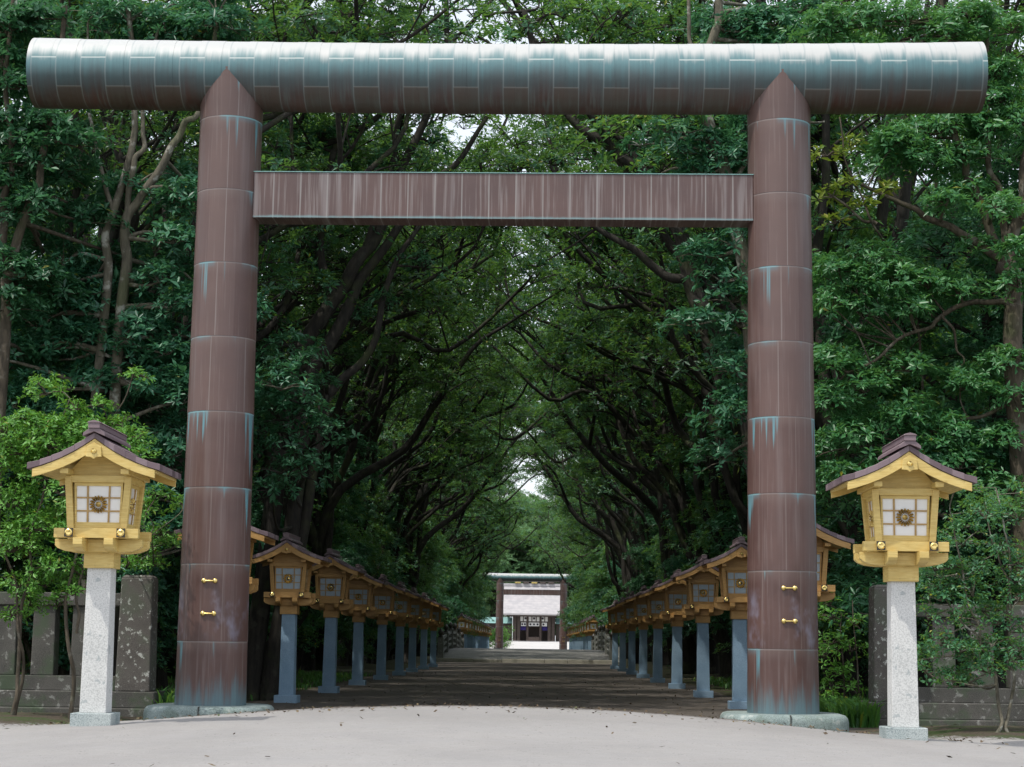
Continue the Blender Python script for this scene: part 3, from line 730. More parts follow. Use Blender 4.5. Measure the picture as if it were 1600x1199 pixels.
# ------------------------------------------------------------------ bridge
def bridge():
    t = empty('stone_bridge', (-0.35, 104, 0))
    H = lambda y: 0.16 + 0.57 * math.sin(math.pi * min(max(y / 32, 0), 1))
    b = MB(); poly = [(32 * i / 24, H(32 * i / 24)) for i in range(25)] + [(32, -0.4), (0, -0.4)]
    b.prism(poly, -5.1, 5.1, 'x'); b.build('deck', M['deck_stone'], t, smooth=30)
    b = MB(); xx = -5.05
    for w in (2.1, 1.6, 2.4, 1.3, 2.7):
        b.box((xx, -0.34, -0.3), (xx + w - 0.03, -0.02, 0.19 + rnd.uniform(-.02, .03))); xx += w
    b.build('sill', M['sill_stone'], t, bevel=0.02)
    for s in (-1, 1):
        X0 = s * 4.85
        for j, y in enumerate((0.35, 6.5, 12.8, 19.2, 25.5, 31.6)):
            b = MB(); b.box((X0 - 0.17, y - 0.17, H(y) - 0.3), (X0 + 0.17, y + 0.17, H(y) + 1.18))
            po = b.build('newel_post', M['bridge_stone'], t, bevel=0.02)
            b = MB(); b.lathe([(0.15, 0.0), (0.16, 0.06), (0.10, 0.09), (0.10, 0.14), (0.17, 0.24), (0.15, 0.34), (0.06, 0.44), (0.015, 0.50)], (X0, y, H(y) + 1.181), 18)
            b.build('onion_finial', M['black'], po, smooth=60)
        for zz, hh in ((0.22, 0.13), (0.58, 0.12), (0.92, 0.15)):
            b = MB(); n_ = 24
            up = [(0.35 + 31.2 * i / n_, H(0.35 + 31.2 * i / n_) + zz + hh) for i in range(n_ + 1)]
            dn = [(q[0], q[1] - hh) for q in up][::-1]
            b.prism(up + dn, X0 - 0.07, X0 + 0.07, 'x'); b.build('rail', M['bridge_stone'], t)
        # swept wing stones at the near end
        b = MB(); b.prism([(31.8, 0.1), (31.8, 1.25), (32.4, 1.3), (33.2, 1.0), (33.8, 0.5), (34.6, 0.3), (34.6, 0.1)], X0 - 0.12, X0 + 0.12, 'x'); b.build('wing_stone', M['bridge_stone'], t, bevel=0.02)
        b = MB(); b.prism([(-0.05, -0.1), (-0.05, 1.0), (-0.5, 0.95), (-0.9, 0.6), (-1.2, 0.25), (-1.7, 0.15), (-1.7, -0.1)], X0 + s * 0.35 - 0.12, X0 + s * 0.35 + 0.12, 'x'); b.build('wing_stone', M['bridge_stone'], t, bevel=0.02)
    tag(t, 'low arched stone bridge with railings and dark finials across the path', 'bridge')
bridge()

# ------------------------------------------------------------------ shrine hall at the end
def hall():
    D = 283.0; t = empty('shrine_hall', (-0.1 + 0.3, D, 1.24))
    WD = M['wood_dark']
    b = MB(); b.box((-6.2, -1.5, -0.6), (6.2, 9, 0.12)); b.build('platform', M['roof_far'], t)
    for i in range(3):
        b = MB(); b.box((-2.4, -1.5 - 0.35 * (i + 1), -0.6), (2.4, -1.5 - 0.35 * i, 0.0 - 0.14 * i)); b.build('step', M['roof_far'], t)
    for x in (-2.95, -2.35, -1.0, 1.0, 2.35, 2.95):
        w = 0.24 if abs(x) > 2 else 0.17
        b = MB(); b.box((x - w, -0.2, 0.12), (x + w, 0.2, 4.1)); b.build('hall_pillar', WD, t, bevel=0.03)
    b = MB(); b.box((-3.3, 3.2, 0.12), (3.3, 3.4, 4.1)); b.build('back_wall', WD, t)
    b = MB(); b.box((-3.2, 0.22, 3.96), (3.2, 0.5, 4.2)); b.build('lintel', WD, t)
    for i in range(7):                                          # pale plaques in the frieze, three with a crest
        x = -1.98 + 0.66 * i
        b = MB(); b.box((x - 0.26, -0.12, 3.12), (x + 0.26, -0.06, 3.82)); pl = b.build('frieze_panel', M['cloth'], t)
        if i in (1, 3, 5):
            b = MB(); b.lathe([(0.17, 0), (0.17, -0.02), (0.1, -0.03)], (x, -0.122, 3.56), 16, 'y'); b.build('crest', M['crest'], pl)
    b = MB(); b.box((-2.3, -0.04, 3.84), (2.3, 0.1, 3.95)); b.build('frieze_rail', WD, t)
    b = MB(); b.box((-2.3, -0.04, 2.94), (2.3, 0.1, 3.1)); b.build('frieze_rail', WD, t)
    for x0, x1, cr in ((-2.0, -1.2, (-1.8, -1.4)), (-0.82, 0.82, (-0.55, 0.0, 0.55)), (1.2, 2.0, (1.45,))):
        b = MB(); n_ = 14
        for i in range(n_):
            a0 = x0 + (x1 - x0) * i / n_; a1 = x0 + (x1 - x0) * (i + 1) / n_; k = 0.02 * (i % 2)
            b.box((a0, -0.1 - k, 2.38), (a1 - 0.002, -0.07 - k, 2.93))
        cu = b.build('curtain', M['cloth'], t)
        for x in cr:
            b = MB(); b.lathe([(0.15, 0), (0.15, -0.02), (0.08, -0.03)], (x, -0.123, 2.66), 16, 'y'); b.build('crest', M['crest'], cu)
    for x in (-1.65, 1.65):
        b = MB(); b.box((x - 0.42, 0.3, 1.75), (x + 0.42, 0.34, 2.35)); b.build('violet_curtain', M['violet_cloth'], t)
    b = MB(); b.box((-0.85, -0.3, 0.12), (0.85, 0.25, 0.75)); b.build('offering_box', WD, t, bevel=0.03)
    # main roof, ridge along x, gently concave front slope
    b = MB(); pr = [(-1.55, 4.27), (-0.6, 4.75), (0.8, 5.75), (2.2, 7.05), (3.3, 8.6), (3.8, 8.6), (5.0, 7.05), (7.0, 5.2), (8.4, 4.3), (8.4, 4.05), (3.5, 7.9), (-1.55, 4.05)]
    b.prism(pr, -4.75, 4.75, 'x'); rf = b.build('roof', M['roof_far'], t)
    b = MB(); b.box((-4.2, -1.45, 3.86), (4.2, 1.0, 4.04)); b.build('eave', WD, t)
    b = MB(); b.box((-4.85, 3.2, 8.61), (4.85, 3.9, 9.0)); b.build('ridge_beam', M['roof_far'], rf)
    for x in (-2.6, -1.3, 0, 1.3, 2.6):
        b = MB(); b.box((x - 0.45, 2.9, 9.0), (x + 0.45, 4.2, 9.22)); b.build('ridge_billet', M['gold'] if x in (-2.6, 0) else WD, rf, bevel=0.04)
    # low side corridors with green eaves
    for s in (-1, 1):
        a, c = sorted((s * 3.35, s * 12)); b = MB(); b.box((a, 0.8, 0.12), (c, 1.0, 2.75)); b.build('corridor_wall', WD, t)
        b = MB(); b.prism([(-0.4, 2.76), (1.2, 3.7), (2.8, 2.76)], a, c, 'x'); b.build('corridor_roof', M['roof_green'], t)
    tag(t, 'dark timber shrine hall with broad pale roof and white crest curtains', 'shrine')
hall()

# ------------------------------------------------------------------ trees
def tubes(lines, sides=7):
    Vs, Fs, off = [], [], 0
    for pts, rad in lines:
        pts = np.asarray(pts, float); n_ = len(pts)
        tan = np.gradient(pts, axis=0); tan /= np.linalg.norm(tan, axis=1)[:, None] + 1e-9
        ref = np.where(np.abs(tan[:, 2:3]) > 0.9, np.array([[1.0, 0, 0]]), np.array([[0, 0, 1.0]]))
        u = np.cross(tan, ref); u /= np.linalg.norm(u, axis=1)[:, None] + 1e-9
        for i in range(1, n_):                          # keep the frame from flipping
            a = u[i - 1] - tan[i] * np.dot(u[i - 1], tan[i]); u[i] = a / (np.linalg.norm(a) + 1e-9)
        v = np.cross(tan, u)
        k = sides if rad[0] > 0.05 else (5 if rad[0] > 0.018 else 3)
        a = 2 * np.pi * np.arange(k) / k
        r = np.asarray(rad, float)[:, None, None]
        ring = pts[:, None, :] + r * (np.cos(a)[None, :, None] * u[:, None, :] + np.sin(a)[None, :, None] * v[:, None, :])
        Vs.append(ring.reshape(-1, 3))
        i_ = np.arange(n_ - 1)[:, None] * k; j = np.arange(k)[None, :]; j2 = (j + 1) % k
        Fs.append(np.stack([i_ + j, i_ + j2, i_ + k + j2, i_ + k + j], 2).reshape(-1, 4) + off); off += n_ * k
    return np.concatenate(Vs), np.concatenate(Fs)
def spline(P, n_):
    """smooth resampling of a polyline (Catmull-Rom)"""
    P = np.asarray(P, float); Q = np.vstack([2 * P[0] - P[1], P, 2 * P[-1] - P[-2]])
    t = np.linspace(0, len(P) - 1 - 1e-6, n_); i = t.astype(int); f = (t - i)[:, None]
    p0, p1, p2, p3 = Q[i], Q[i + 1], Q[i + 2], Q[i + 3]
    return 0.5 * (2 * p1 + (p2 - p0) * f + (2 * p0 - 5 * p1 + 4 * p2 - p3) * f ** 2 + (3 * p1 - p0 - 3 * p2 + p3) * f ** 3)
def wobble(P, amp, rg):
    n_ = len(P); k = max(3, n_ // 3)
    w = spline(rg.normal(0, amp, (k, 3)), n_); w *= np.minimum(np.arange(n_) / 2.0, 1)[:, None]
    return P + w
def branch(p0, p1, r0, r1, rg, arch=0.15, n_=7, amp=0.08):
    p0, p1 = np.asarray(p0, float), np.asarray(p1, float); L = np.linalg.norm(p1 - p0)
    m_ = (p0 + p1) / 2 + np.array([0, 0, arch * L]) + rg.normal(0, amp * L, 3)
    return spline([p0, m_, p1], n_), np.linspace(r0, r1, n_)
def leaf_geo(Pc, A, nl, L, rg, wid=0.34, droop=0.12, spread=(-0.15, 0.75)):
    m_ = len(Pc)
    ref = rg.normal(0, 1, (m_, 3)); u = np.cross(A, ref); u /= np.linalg.norm(u, axis=1)[:, None] + 1e-9; v = np.cross(A, u)
    ph = (np.arange(nl)[None, :] * 2.4 + rg.uniform(0, 6.28, (m_, 1)) + rg.normal(0, 0.25, (m_, nl)))[..., None]
    el = rg.uniform(spread[0], spread[1], (m_, nl))[..., None]
    d = (np.cos(ph) * u[:, None] + np.sin(ph) * v[:, None]) * np.cos(el) + A[:, None] * np.sin(el)
    d[..., 2] -= droop; d /= np.linalg.norm(d, axis=2)[..., None]
    s = np.cross(d, A[:, None] + rg.normal(0, 0.35, (m_, nl, 3))); s /= np.linalg.norm(s, axis=2)[..., None] + 1e-9
    n_ = np.cross(s, d)
    l = (L * rg.uniform(0.65, 1.2, (m_, nl)) * rg.uniform(0.62, 1.22, (m_, 1)))[..., None]; w = l * wid * rg.uniform(0.75, 1.2, (m_, 1, 1))
    b = Pc[:, None] + d * 0.012 + A[:, None] * rg.uniform(-0.05, 0.03, (m_, nl, 1))
    mid = b + d * l * 0.52
    t = b + d * l - n_ * l * 0.10
    V = np.stack([b, mid + s * w / 2 + n_ * w * 0.16, t, mid - s * w / 2 + n_ * w * 0.16], 2).reshape(-1, 3)
    q = np.arange(m_ * nl)[:, None] * 4
    Fc = np.concatenate([q + np.array([[0, 2, 1]]), q + np.array([[0, 3, 2]])], 1).reshape(-1, 3)
    return V, Fc
def clump(c, rx, rz, n_, rg):
    """rosette positions and axes of one leafy spray: a flattened, drooping-edged pad"""
    s = rg.normal(0, 1, (n_, 3)); s /= np.linalg.norm(s, axis=1)[:, None]
    s[:, 2] = np.where(rg.uniform(0, 1, n_) < 0.7, np.abs(s[:, 2]), s[:, 2])
    r = rg.uniform(0.15, 1, n_) ** 0.55
    lop = 1 + 0.35 * np.sin(np.arctan2(s[:, 1], s[:, 0]) * rg.integers(2, 4) + rg.uniform(0, 6.28))
    off = np.stack([s[:, 0] * rx * r * lop, s[:, 1] * rx * r * lop, s[:, 2] * rz * r], 1)
    h2 = (off[:, 0] ** 2 + off[:, 1] ** 2) / (rx * rx)
    off[:, 2] -= 0.30 * rx * h2
    A = s * 0.65 + np.array([0, 0, 0.75]) + rg.normal(0, 0.28, (n_, 3)); A /= np.linalg.norm(A, axis=1)[:, None]
    return np.asarray(c)[None] + off, A
def make_tree(name, lines, clumps, leafmat, barkmat, rg, nl=8, L=0.13, sides=8, loc=None, wid=0.34, twigs=True, spread=(-0.15, 0.75), droop=0.12):
    """lines: (points, radii); clumps: (centre, rx, rz, rosettes). All relative to loc."""
    t = empty(name, loc if loc is not None else (0, 0, 0))
    off = np.asarray(loc if loc is not None else (0, 0, 0), float)
    PP, AA = [], []; lines = [(np.asarray(p) - off, r) for p, r in lines]
    for c, rx, rz, n_ in clumps:
        p, a = clump(np.asarray(c) - off, rx, rz, n_, rg); PP.append(p); AA.append(a)
        if twigs:
            cc = np.asarray(c) - off - np.array([0, 0, rz * 0.5])
            for q in rg.choice(len(p), min(7, len(p)), replace=False):
                lines.append((np.stack([cc, (cc + p[q]) / 2 + np.array([0, 0, 0.03]), p[q]]), [0.014, 0.009, 0.004]))
    V, Fc = tubes(lines, sides); link(bpy.data.objects.new('trunk', raw_mesh('trunk', V, Fc, barkmat, True)), t)
    V, Fc = leaf_geo(np.concatenate(PP), np.concatenate(AA), nl, L, rg, wid, droop, spread)
    link(bpy.data.objects.new('crown', raw_mesh('crown', V, Fc, leafmat)), t)
    return t

def grow(rg, limbs, subs, seglen, crx, crz, nros, lines, clumps, start=0.35, upbias=0.35, outx=0.0):
    """side branches with leafy pads along given limbs"""
    for pts, rad in limbs:
        n_ = len(pts)
        for s in range(subs):
            f = start + (1 - start) * (s + rg.uniform(0, 1)) / subs; i = min(int(f * (n_ - 1)), n_ - 2)
            p0 = pts[i]; tan = pts[i + 1] - pts[i]; tan = tan / (np.linalg.norm(tan) + 1e-9)
            rdir = rg.normal(0, 1, 3); rdir[2] *= 0.5; rdir /= np.linalg.norm(rdir)
            d = tan * 0.45 + rdir * 0.8 + np.array([outx, 0, upbias]); d /= np.linalg.norm(d)
            Ls = seglen * rg.uniform(0.6, 1.2) * (1.1 - 0.45 * f)
            p1 = p0 + d * Ls; r0 = max(rad[i] * 0.5, 0.02)
            bl = branch(p0, p1, r0, 0.014, rg, 0.12, 7, 0.07); lines.append(bl)
            clumps.append((p1, crx * rg.uniform(0.7, 1.25), crz * rg.uniform(0.7, 1.2), int(nros * rg.uniform(0.7, 1.2))))
            if rg.uniform() < 0.75:
                q = bl[0][4] + rg.normal(0, 0.35, 3); clumps.append((q, crx * rg.uniform(0.5, 0.85), crz * 0.8, int(nros * 0.6)))
        clumps.append((pts[-1], crx, crz, nros))

def tunnel_tree(seed, H=14.0, reach=6.0, leaf='leaf_dark', L=0.17, nros=33):
    """trunk leaning towards +x, limbs arching over the path"""
    rg = np.random.default_rng(seed); lines, clumps, limbs = [], [], []
    k0 = rg.uniform(2.6, 4.5)
    tr = wobble(spline([(0, 0, -0.3), (0.25, 0, 1.2), (0.8 + rg.normal(0, .2), rg.normal(0, .3), k0)], 9), 0.06, rg)
    r0 = rg.uniform(0.22, 0.34); lines.append((tr, np.linspace(r0 * 1.25, r0 * 0.9, 9)))
    nl_ = 9
    for i in range(nl_):
        yy = (i / (nl_ - 1) - 0.5) * 7.5 + rg.normal(0, 0.8)
        if i % 3 == 2: tip = np.array([rg.uniform(-2.5, 0.8), yy, H * rg.uniform(0.9, 1.08)])
        else: tip = np.array([reach * rg.uniform(0.6, 1.1), yy, H * rg.uniform(0.72, 1.0)])
        p0 = tr[rg.integers(6, 9)]
        m1 = p0 + (tip - p0) * 0.35 + np.array([-0.5 if tip[0] > 1 else 0, rg.normal(0, 0.3), 0.5 + 0.06 * H])
        m2 = p0 + (tip - p0) * 0.7 + np.array([0.1, rg.normal(0, 0.4), 0.7])
        pts = wobble(wobble(spline([p0, m1, m2, tip], 22), 0.38, rg), 0.05, rg); rr = np.linspace(r0 * rg.uniform(0.32, 0.6), 0.022, 22)
        limbs.append((pts, rr)); lines.append((pts, rr))
        if rg.uniform() < 0.8:                              # a secondary limb forking off
            j = rg.integers(7, 14); q1 = pts[j] + np.array([rg.uniform(-0.5, 3.0), rg.normal(0, 1.6), rg.uniform(2.2, 4.2)])
            sb = branch(pts[j], q1, rr[j] * 0.7, 0.03, rg, 0.1, 12, 0.12); limbs.append(sb); lines.append(sb)
    grow(rg, limbs, 5, 2.4, 1.15, 0.45, nros, lines, clumps, start=0.3)
    return make_tree('evergreen_tree', lines, clumps, M[leaf], M['bark'], rg, 8, L, 8)
def upright_tree(seed, H=17.0, leaf='leaf_dark', L=0.18, low=0.25, spreadr=3.2, nros=80, bark='bark'):
    rg = np.random.default_rng(seed); lines, clumps, limbs = [], [], []
    tr = wobble(spline([(0, 0, -0.3), (rg.normal(0, .2), rg.normal(0, .2), H * 0.4), (rg.normal(0, .5), rg.normal(0, .5), H * 0.85)], 16), 0.08, rg)
    rr = np.linspace(0.32, 0.06, 16); lines.append((tr, rr))
    for i in range(15):
        f = low + (0.98 - low) * i / 14; j = min(int(f * 15), 14); a = i * 2.4 + rg.normal(0, 0.4)
        R_ = spreadr * (0.55 + 0.6 * math.sin(math.pi * min(1, (f - low) / (1 - low) * 0.8 + 0.2))) * rg.uniform(0.75, 1.1)
        tip = tr[j] + np.array([math.cos(a) * R_, math.sin(a) * R_, rg.uniform(0.4, 2.2)])
        b_ = branch(tr[j], tip, rr[j] * 0.5, 0.03, rg, 0.06, 10, 0.06); limbs.append(b_); lines.append(b_)
    grow(rg, limbs, 4, 1.7, 1.1, 0.45, nros, lines, clumps, start=0.35)
    return make_tree('evergreen_tree', lines, clumps, M[leaf], M[bark], rg, 8, L, 7)
def bush(seed, H=4.6, R=1.9, leaf='leaf_dark', L=0.14, nros=70):
    rg = np.random.default_rng(seed); lines, clumps, limbs = [], [], []
    for i in range(9):
        a = i * 2.4; rr_ = R * rg.uniform(0.3, 1.0); tip = np.array([math.cos(a) * rr_, math.sin(a) * rr_, H * rg.uniform(0.45, 1.0)])
        b_ = branch((math.cos(a) * 0.15, math.sin(a) * 0.15, -0.2), tip, 0.07, 0.02, rg, 0.05, 10, 0.06); limbs.append(b_); lines.append(b_)
    grow(rg, limbs, 4, 1.1, 0.75, 0.38, nros, lines, clumps, start=0.12, upbias=0.1)
    return make_tree('evergreen_bush', lines, clumps, M[leaf], M['bark_mid'], rg, 8, L, 6)

pool_t = [tunnel_tree(101, 15, 7.6), tunnel_tree(102, 16.5, 8.2, 'leaf_mid'), tunnel_tree(103, 14.3, 7.0, 'leaf_dark'), tunnel_tree(104, 17, 8.0, 'leaf_mid'), tunnel_tree(105, 15.6, 7.8, 'leaf_dark')]
pool_h = [tunnel_tree(106, 20.5, 9.5, 'leaf_mid', 0.18, 13), tunnel_tree(107, 22, 9.0, 'leaf_mid', 0.18, 13)]
pool_u = [upright_tree(201, 17, 'leaf_dark'), upright_tree(202, 19, 'leaf_mid'), upright_tree(203, 15, 'leaf_blue', low=0.15)]
pool_s = [upright_tree(261, 17, 'leaf_far', 0.24, 0.12, 3.4, 70), upright_tree(262, 15, 'leaf_far', 0.24, 0.2, 3.0, 70)]
for q in pool_s: q.name = 'sunlit_tree'
pool_y = [upright_tree(251, 9.5, 'leaf_dark', 0.15, 0.10, 2.2, 80), upright_tree(252, 8.0, 'leaf_blue', 0.15, 0.08, 2.1, 80), upright_tree(253, 11, 'leaf_mid', 0.16, 0.12, 2.4, 80)]
for q in pool_y: q.name = 'young_evergreen'
pool_b = [bush(301), bush(302, 5.4, 2.1, 'leaf_blue'), bush(303, 3.6, 1.8, 'leaf_mid')]
used = set()
def plant(src, x, y, rz, sc, label, cat, group):
    z = float(ground_z(x, y)) - 0.02
    if src.name not in used:
        used.add(src.name); src.location = (x, y, z); src.rotation_euler = (0, 0, rz); src.scale = (sc, sc, sc); tag(src, label, cat, group); return src
    c = copy_thing(src, (x, y, z), rz, sc, label, group); c['category'] = cat; return c

def beside(y, side):
    d = LD if side == 'left' else RD
    if y < 30.5: return f'next to the {side} gate pillar'
    if y > 88: return None
    i = min(range(8), key=lambda q: abs(d[q] - y)); return f'beside the {ORD[i]} lantern past the {side} gate pillar'
for side, sx in (('left', -1), ('right', 1)):
    for i in range(26):
        y = 31.5 + 7.0 * i + rnd.uniform(-2.2, 2.2) + (0 if sx < 0 else 2.5)
        if 101 < y < 139 and i % 2: continue
        x = -0.35 + sx * (7.4 + rnd.uniform(-0.6, 1.0) + (0 if y < 118 else (0.5 if y < 150 else (2.2 if y < 192 else 1.4))))
        b_ = beside(y, side)
        lab = f'dark evergreen tree arching over the path {b_}' if b_ else f'dark evergreen tree arching over the far path from the {side}'
        plant(pool_t[(i * 2 + (sx > 0)) % 5], x, y, (0 if sx < 0 else math.pi) + rnd.uniform(-.45, .45), rnd.uniform(0.88, 1.12), lab, 'tree', f'evergreen trees arching over the path from the {side}')
    for i in range(4):
        y = 36 + 9 * i + rnd.uniform(-1, 1) + (0 if sx < 0 else 3); x = -0.35 + sx * (9.6 + rnd.uniform(-0.5, 1.0))
        plant(pool_h[i % 2], x, y, (0 if sx < 0 else math.pi) + rnd.uniform(-.4, .4), 0.95 + 0.04 * i, f'very tall airy evergreen {beside(y, side)}', 'tree', f'very tall evergreens on the {side} above the gate')
    for i in range(18):
        y = 35 + 10 * i + rnd.uniform(-2, 2); x = -0.35 + sx * (13.2 + rnd.uniform(-1.5, 1.5))
        plant(pool_u[i % 3], x, y, rnd.uniform(0, 6.28), rnd.uniform(0.95, 1.3), f'tall evergreen in the dark wood behind the {side} row of arching trees', 'tree', f'tall evergreens in the wood on the {side}')
    for i in range(14):
        y = 42 + 11 * i + rnd.uniform(-3, 3); x = -0.35 + sx * (19.5 + rnd.uniform(-2, 2))
        plant(pool_u[(i + 1) % 3], x, y, rnd.uniform(0, 6.28), rnd.uniform(1.1, 1.5), f'tall evergreen in the dark wood behind the {side} row of arching trees', 'tree', f'tall evergreens in the wood on the {side}')
    for i in range(30):
        y = 33 + 6.3 * i + rnd.uniform(-1.8, 1.8); x = -0.35 + sx * (8.9 + rnd.uniform(-0.6, 1.6))
        if y > 140: x -= sx * 1.3
        if 101 < y < 139: x += sx * 1.0
        b_ = beside(y, side)
        lab = f'young evergreen set back {b_}' if b_ else f'young evergreen filling the gap under the far trees on the {side}'
        plant(pool_y[(i + (sx > 0)) % 3], x, y, rnd.uniform(0, 6.28), rnd.uniform(0.8, 1.25), lab, 'tree', f'young evergreens under the {side} trees')
    for i in range(22):
        y = 37 + 7.0 * i + rnd.uniform(-1.8, 1.8); x = -0.35 + sx * (7.5 + rnd.uniform(-0.3, 0.6))
        if 99 < y < 141: x += sx * 0.8
        b_ = beside(y, side)
        lab = f'slim evergreen standing close {b_}' if b_ else f'slim evergreen by the far path on the {side}'
        plant(pool_y[(2 * i + 1 + (sx > 0)) % 3], x, y, rnd.uniform(0, 6.28), rnd.uniform(0.7, 0.95), lab, 'tree', f'slim evergreens along the {side} lantern row')
    for i in range(30):
        y = 34 + 6.2 * i + rnd.uniform(-1.5, 1.5); x = -0.35 + sx * (8.6 + rnd.uniform(-0.5, 1.8))
        if 101 < y < 139: x += sx * 1.2
        b_ = beside(y, side)
        lab = f'dark leafy bush set back {b_}' if b_ else f'dark leafy bush under the far trees on the {side}'
        plant(pool_b[i % 3], x, y, rnd.uniform(0, 6.28), rnd.uniform(0.8, 1.2), lab, 'bush', f'bushes under the trees on the {side}')
# sunlit wood round the far courtyard
for i in range(60):
    a = (i % 30) / 29
    x = -42 + 84 * a + rnd.uniform(-2, 2); y = 305 + 16 * (i // 30) + rnd.uniform(0, 12) - 55 * abs(a - 0.5) ** 2
    plant(pool_s[i % 2], x, y, rnd.uniform(0, 6.28), rnd.uniform(1.45, 1.8), 'sunlit tall tree in the wood behind the shrine hall', 'tree', 'sunlit trees behind the shrine hall')
for sx in (-1, 1):
    for i in range(6):
        y = 228 + 10 * i; x = sx * (8.8 + 2.2 * rnd.random() + 0.3 * i)
        plant(pool_s[i % 2], x, y, (0 if sx < 0 else math.pi) + rnd.uniform(-.6, .6), rnd.uniform(0.7, 0.95), f'sunlit tree at the courtyard edge on the {"left" if sx < 0 else "right"}', 'tree', 'sunlit trees at the courtyard edge')

# -- near trees, each with its own surveyed limbs and sprays
def survey(name, label, limbs, sprays, D, leaf, bark, seed, nl=8, L=0.158, per=36, extra=2, base=None, wid=0.36, rxs=0.62, spread=(-0.15, 0.75), cat='tree', jit=0.55, droop=0.12):
    rg = np.random.default_rng(seed); lines, clumps = [], []
    allp, allr = [], []
    for l in limbs:
        pts = [at(p[0], p[1], p[2] if len(p) > 2 else D) for p in l['p']]
        if l.get('foot'):                                   # run the stem down to the soil
            q = pts[0].copy(); q[2] = float(ground_z(q[0], q[1])) - 0.25; q[0] += l.get('dx', 0); pts = [q, (q + pts[0]) / 2 + rg.normal(0, 0.05, 3)] + pts
        P_ = wobble(spline(pts, 8 + 4 * len(pts)), l.get('w', 0.03), rg); r = np.linspace(l['r'][0], l['r'][1], len(P_))
        if 'cut' in l: r[-1] = 0.004; r[-2] = r[-3] * 1.02; P_[-1] = P_[-2] + (P_[-2] - P_[-3]) * 0.02
        lines.append((P_, r)); allp.append(P_[2:]); allr.append(r[2:])
    AP = np.concatenate(allp); AR = np.concatenate(allr)
    for sp in sprays:
        x, y = sp[0], sp[1]; d = (sp[2] if len(sp) > 2 and sp[2] else D); k = sp[3] if len(sp) > 3 else 1.0
        for e in range(1 + extra):
            c = at(x, y, d) + (np.zeros(3) if e == 0 else np.array([rg.normal(0, jit), abs(rg.normal(0, 0.8)), rg.normal(0, jit * 0.7)]))
            rx = rxs * k * rg.uniform(0.8, 1.2)
            clumps.append((c, rx, rx * rg.uniform(0.36, 0.52), int(per * k * k * rg.uniform(0.8, 1.2))))
            dd = AP - c; j = int(np.argmin(np.linalg.norm(dd, axis=1) + np.maximum(-(c[2] - AP[:, 2]), 0) * 0.8))
            lines.append(branch(AP[j], c - np.array([0, 0, rx * 0.2]), min(AR[j] * 0.6, 0.045), 0.012, rg, 0.02, 9, 0.09))
    b0 = lines[0][0][0]; loc = (float(b0[0]), float(b0[1]), float(ground_z(b0[0], b0[1])))
    t = make_tree(name, lines, clumps, M[leaf], M[bark], rg, nl, L, 10, loc, wid, True, spread, droop)
    return tag(t, label, cat)

survey('evergreen_tree', 'pale twin-stemmed tree with lichened bark behind the left end of the beam', [
    {'p': [(161, 473), (165, 371), (176, 326), (196, 268), (210, 211), (214, 160), (205, 60), (190, -60)], 'r': (0.085, 0.04), 'foot': 1},
    {'p': [(190, 473), (196, 379), (200, 335), (229, 297), (262, 244), (282, 203), (306, 181), (330, 120), (345, 20)], 'r': (0.105, 0.035), 'foot': 1},
    {'p': [(199, 338), (204, 272), (220, 235), (226, 200), (230, 150), (250, 20)], 'r': (0.055, 0.025)},
    {'p': [(176, 326), (160, 280), (148, 220), (135, 150), (140, 40)], 'r': (0.05, 0.02)},
    {'p': [(204, 285), (225, 278), (250, 272)], 'r': (0.025, 0.015)}],
    [(60, 500), (120, 530), (215, 500), (265, 545), (290, 470), (90, 450), (160, 590), (230, 600), (285, 620), (60, 590), (130, 480), (250, 430), (20, 540), (190, 550), (275, 370), (100, 400), (285, 300), (200, 20), (260, 40), (310, 30), (150, 10), (330, -30), (90, 640), (200, 680), (270, 700), (30, 660), (240, 760), (180, 770), (280, 820)],
    29.3, 'leaf_blue', 'bark_pale', 41, per=56, extra=3, L=0.15, nl=9)
survey('evergreen_tree', 'forked brown tree at the far left edge under large drooping leaf sprays', [
    {'p': [(10, 470), (12, 432), (29, 375), (47, 313), (65, 260), (75, 200), (90, 120), (100, 10)], 'r': (0.10, 0.04), 'foot': 1},
    {'p': [(12, 432), (4, 350), (14, 290), (20, 220), (10, 120), (20, -20)], 'r': (0.07, 0.03)}],
    [(30, 130), (75, 190), (20, 215), (100, 215, 0, 0.8), (5, 90), (40, 250), (110, 150, 28.6, 0.7), (10, 40), (60, 20), (20, 330, 0, 0.8), (110, 330, 30, 0.8), (-10, 400), (5, 470), (40, 420, 0, .8), (-20, 280)],
    28.2, 'leaf_blue', 'bark_mid', 42, per=60, extra=2, L=0.15, nl=9)
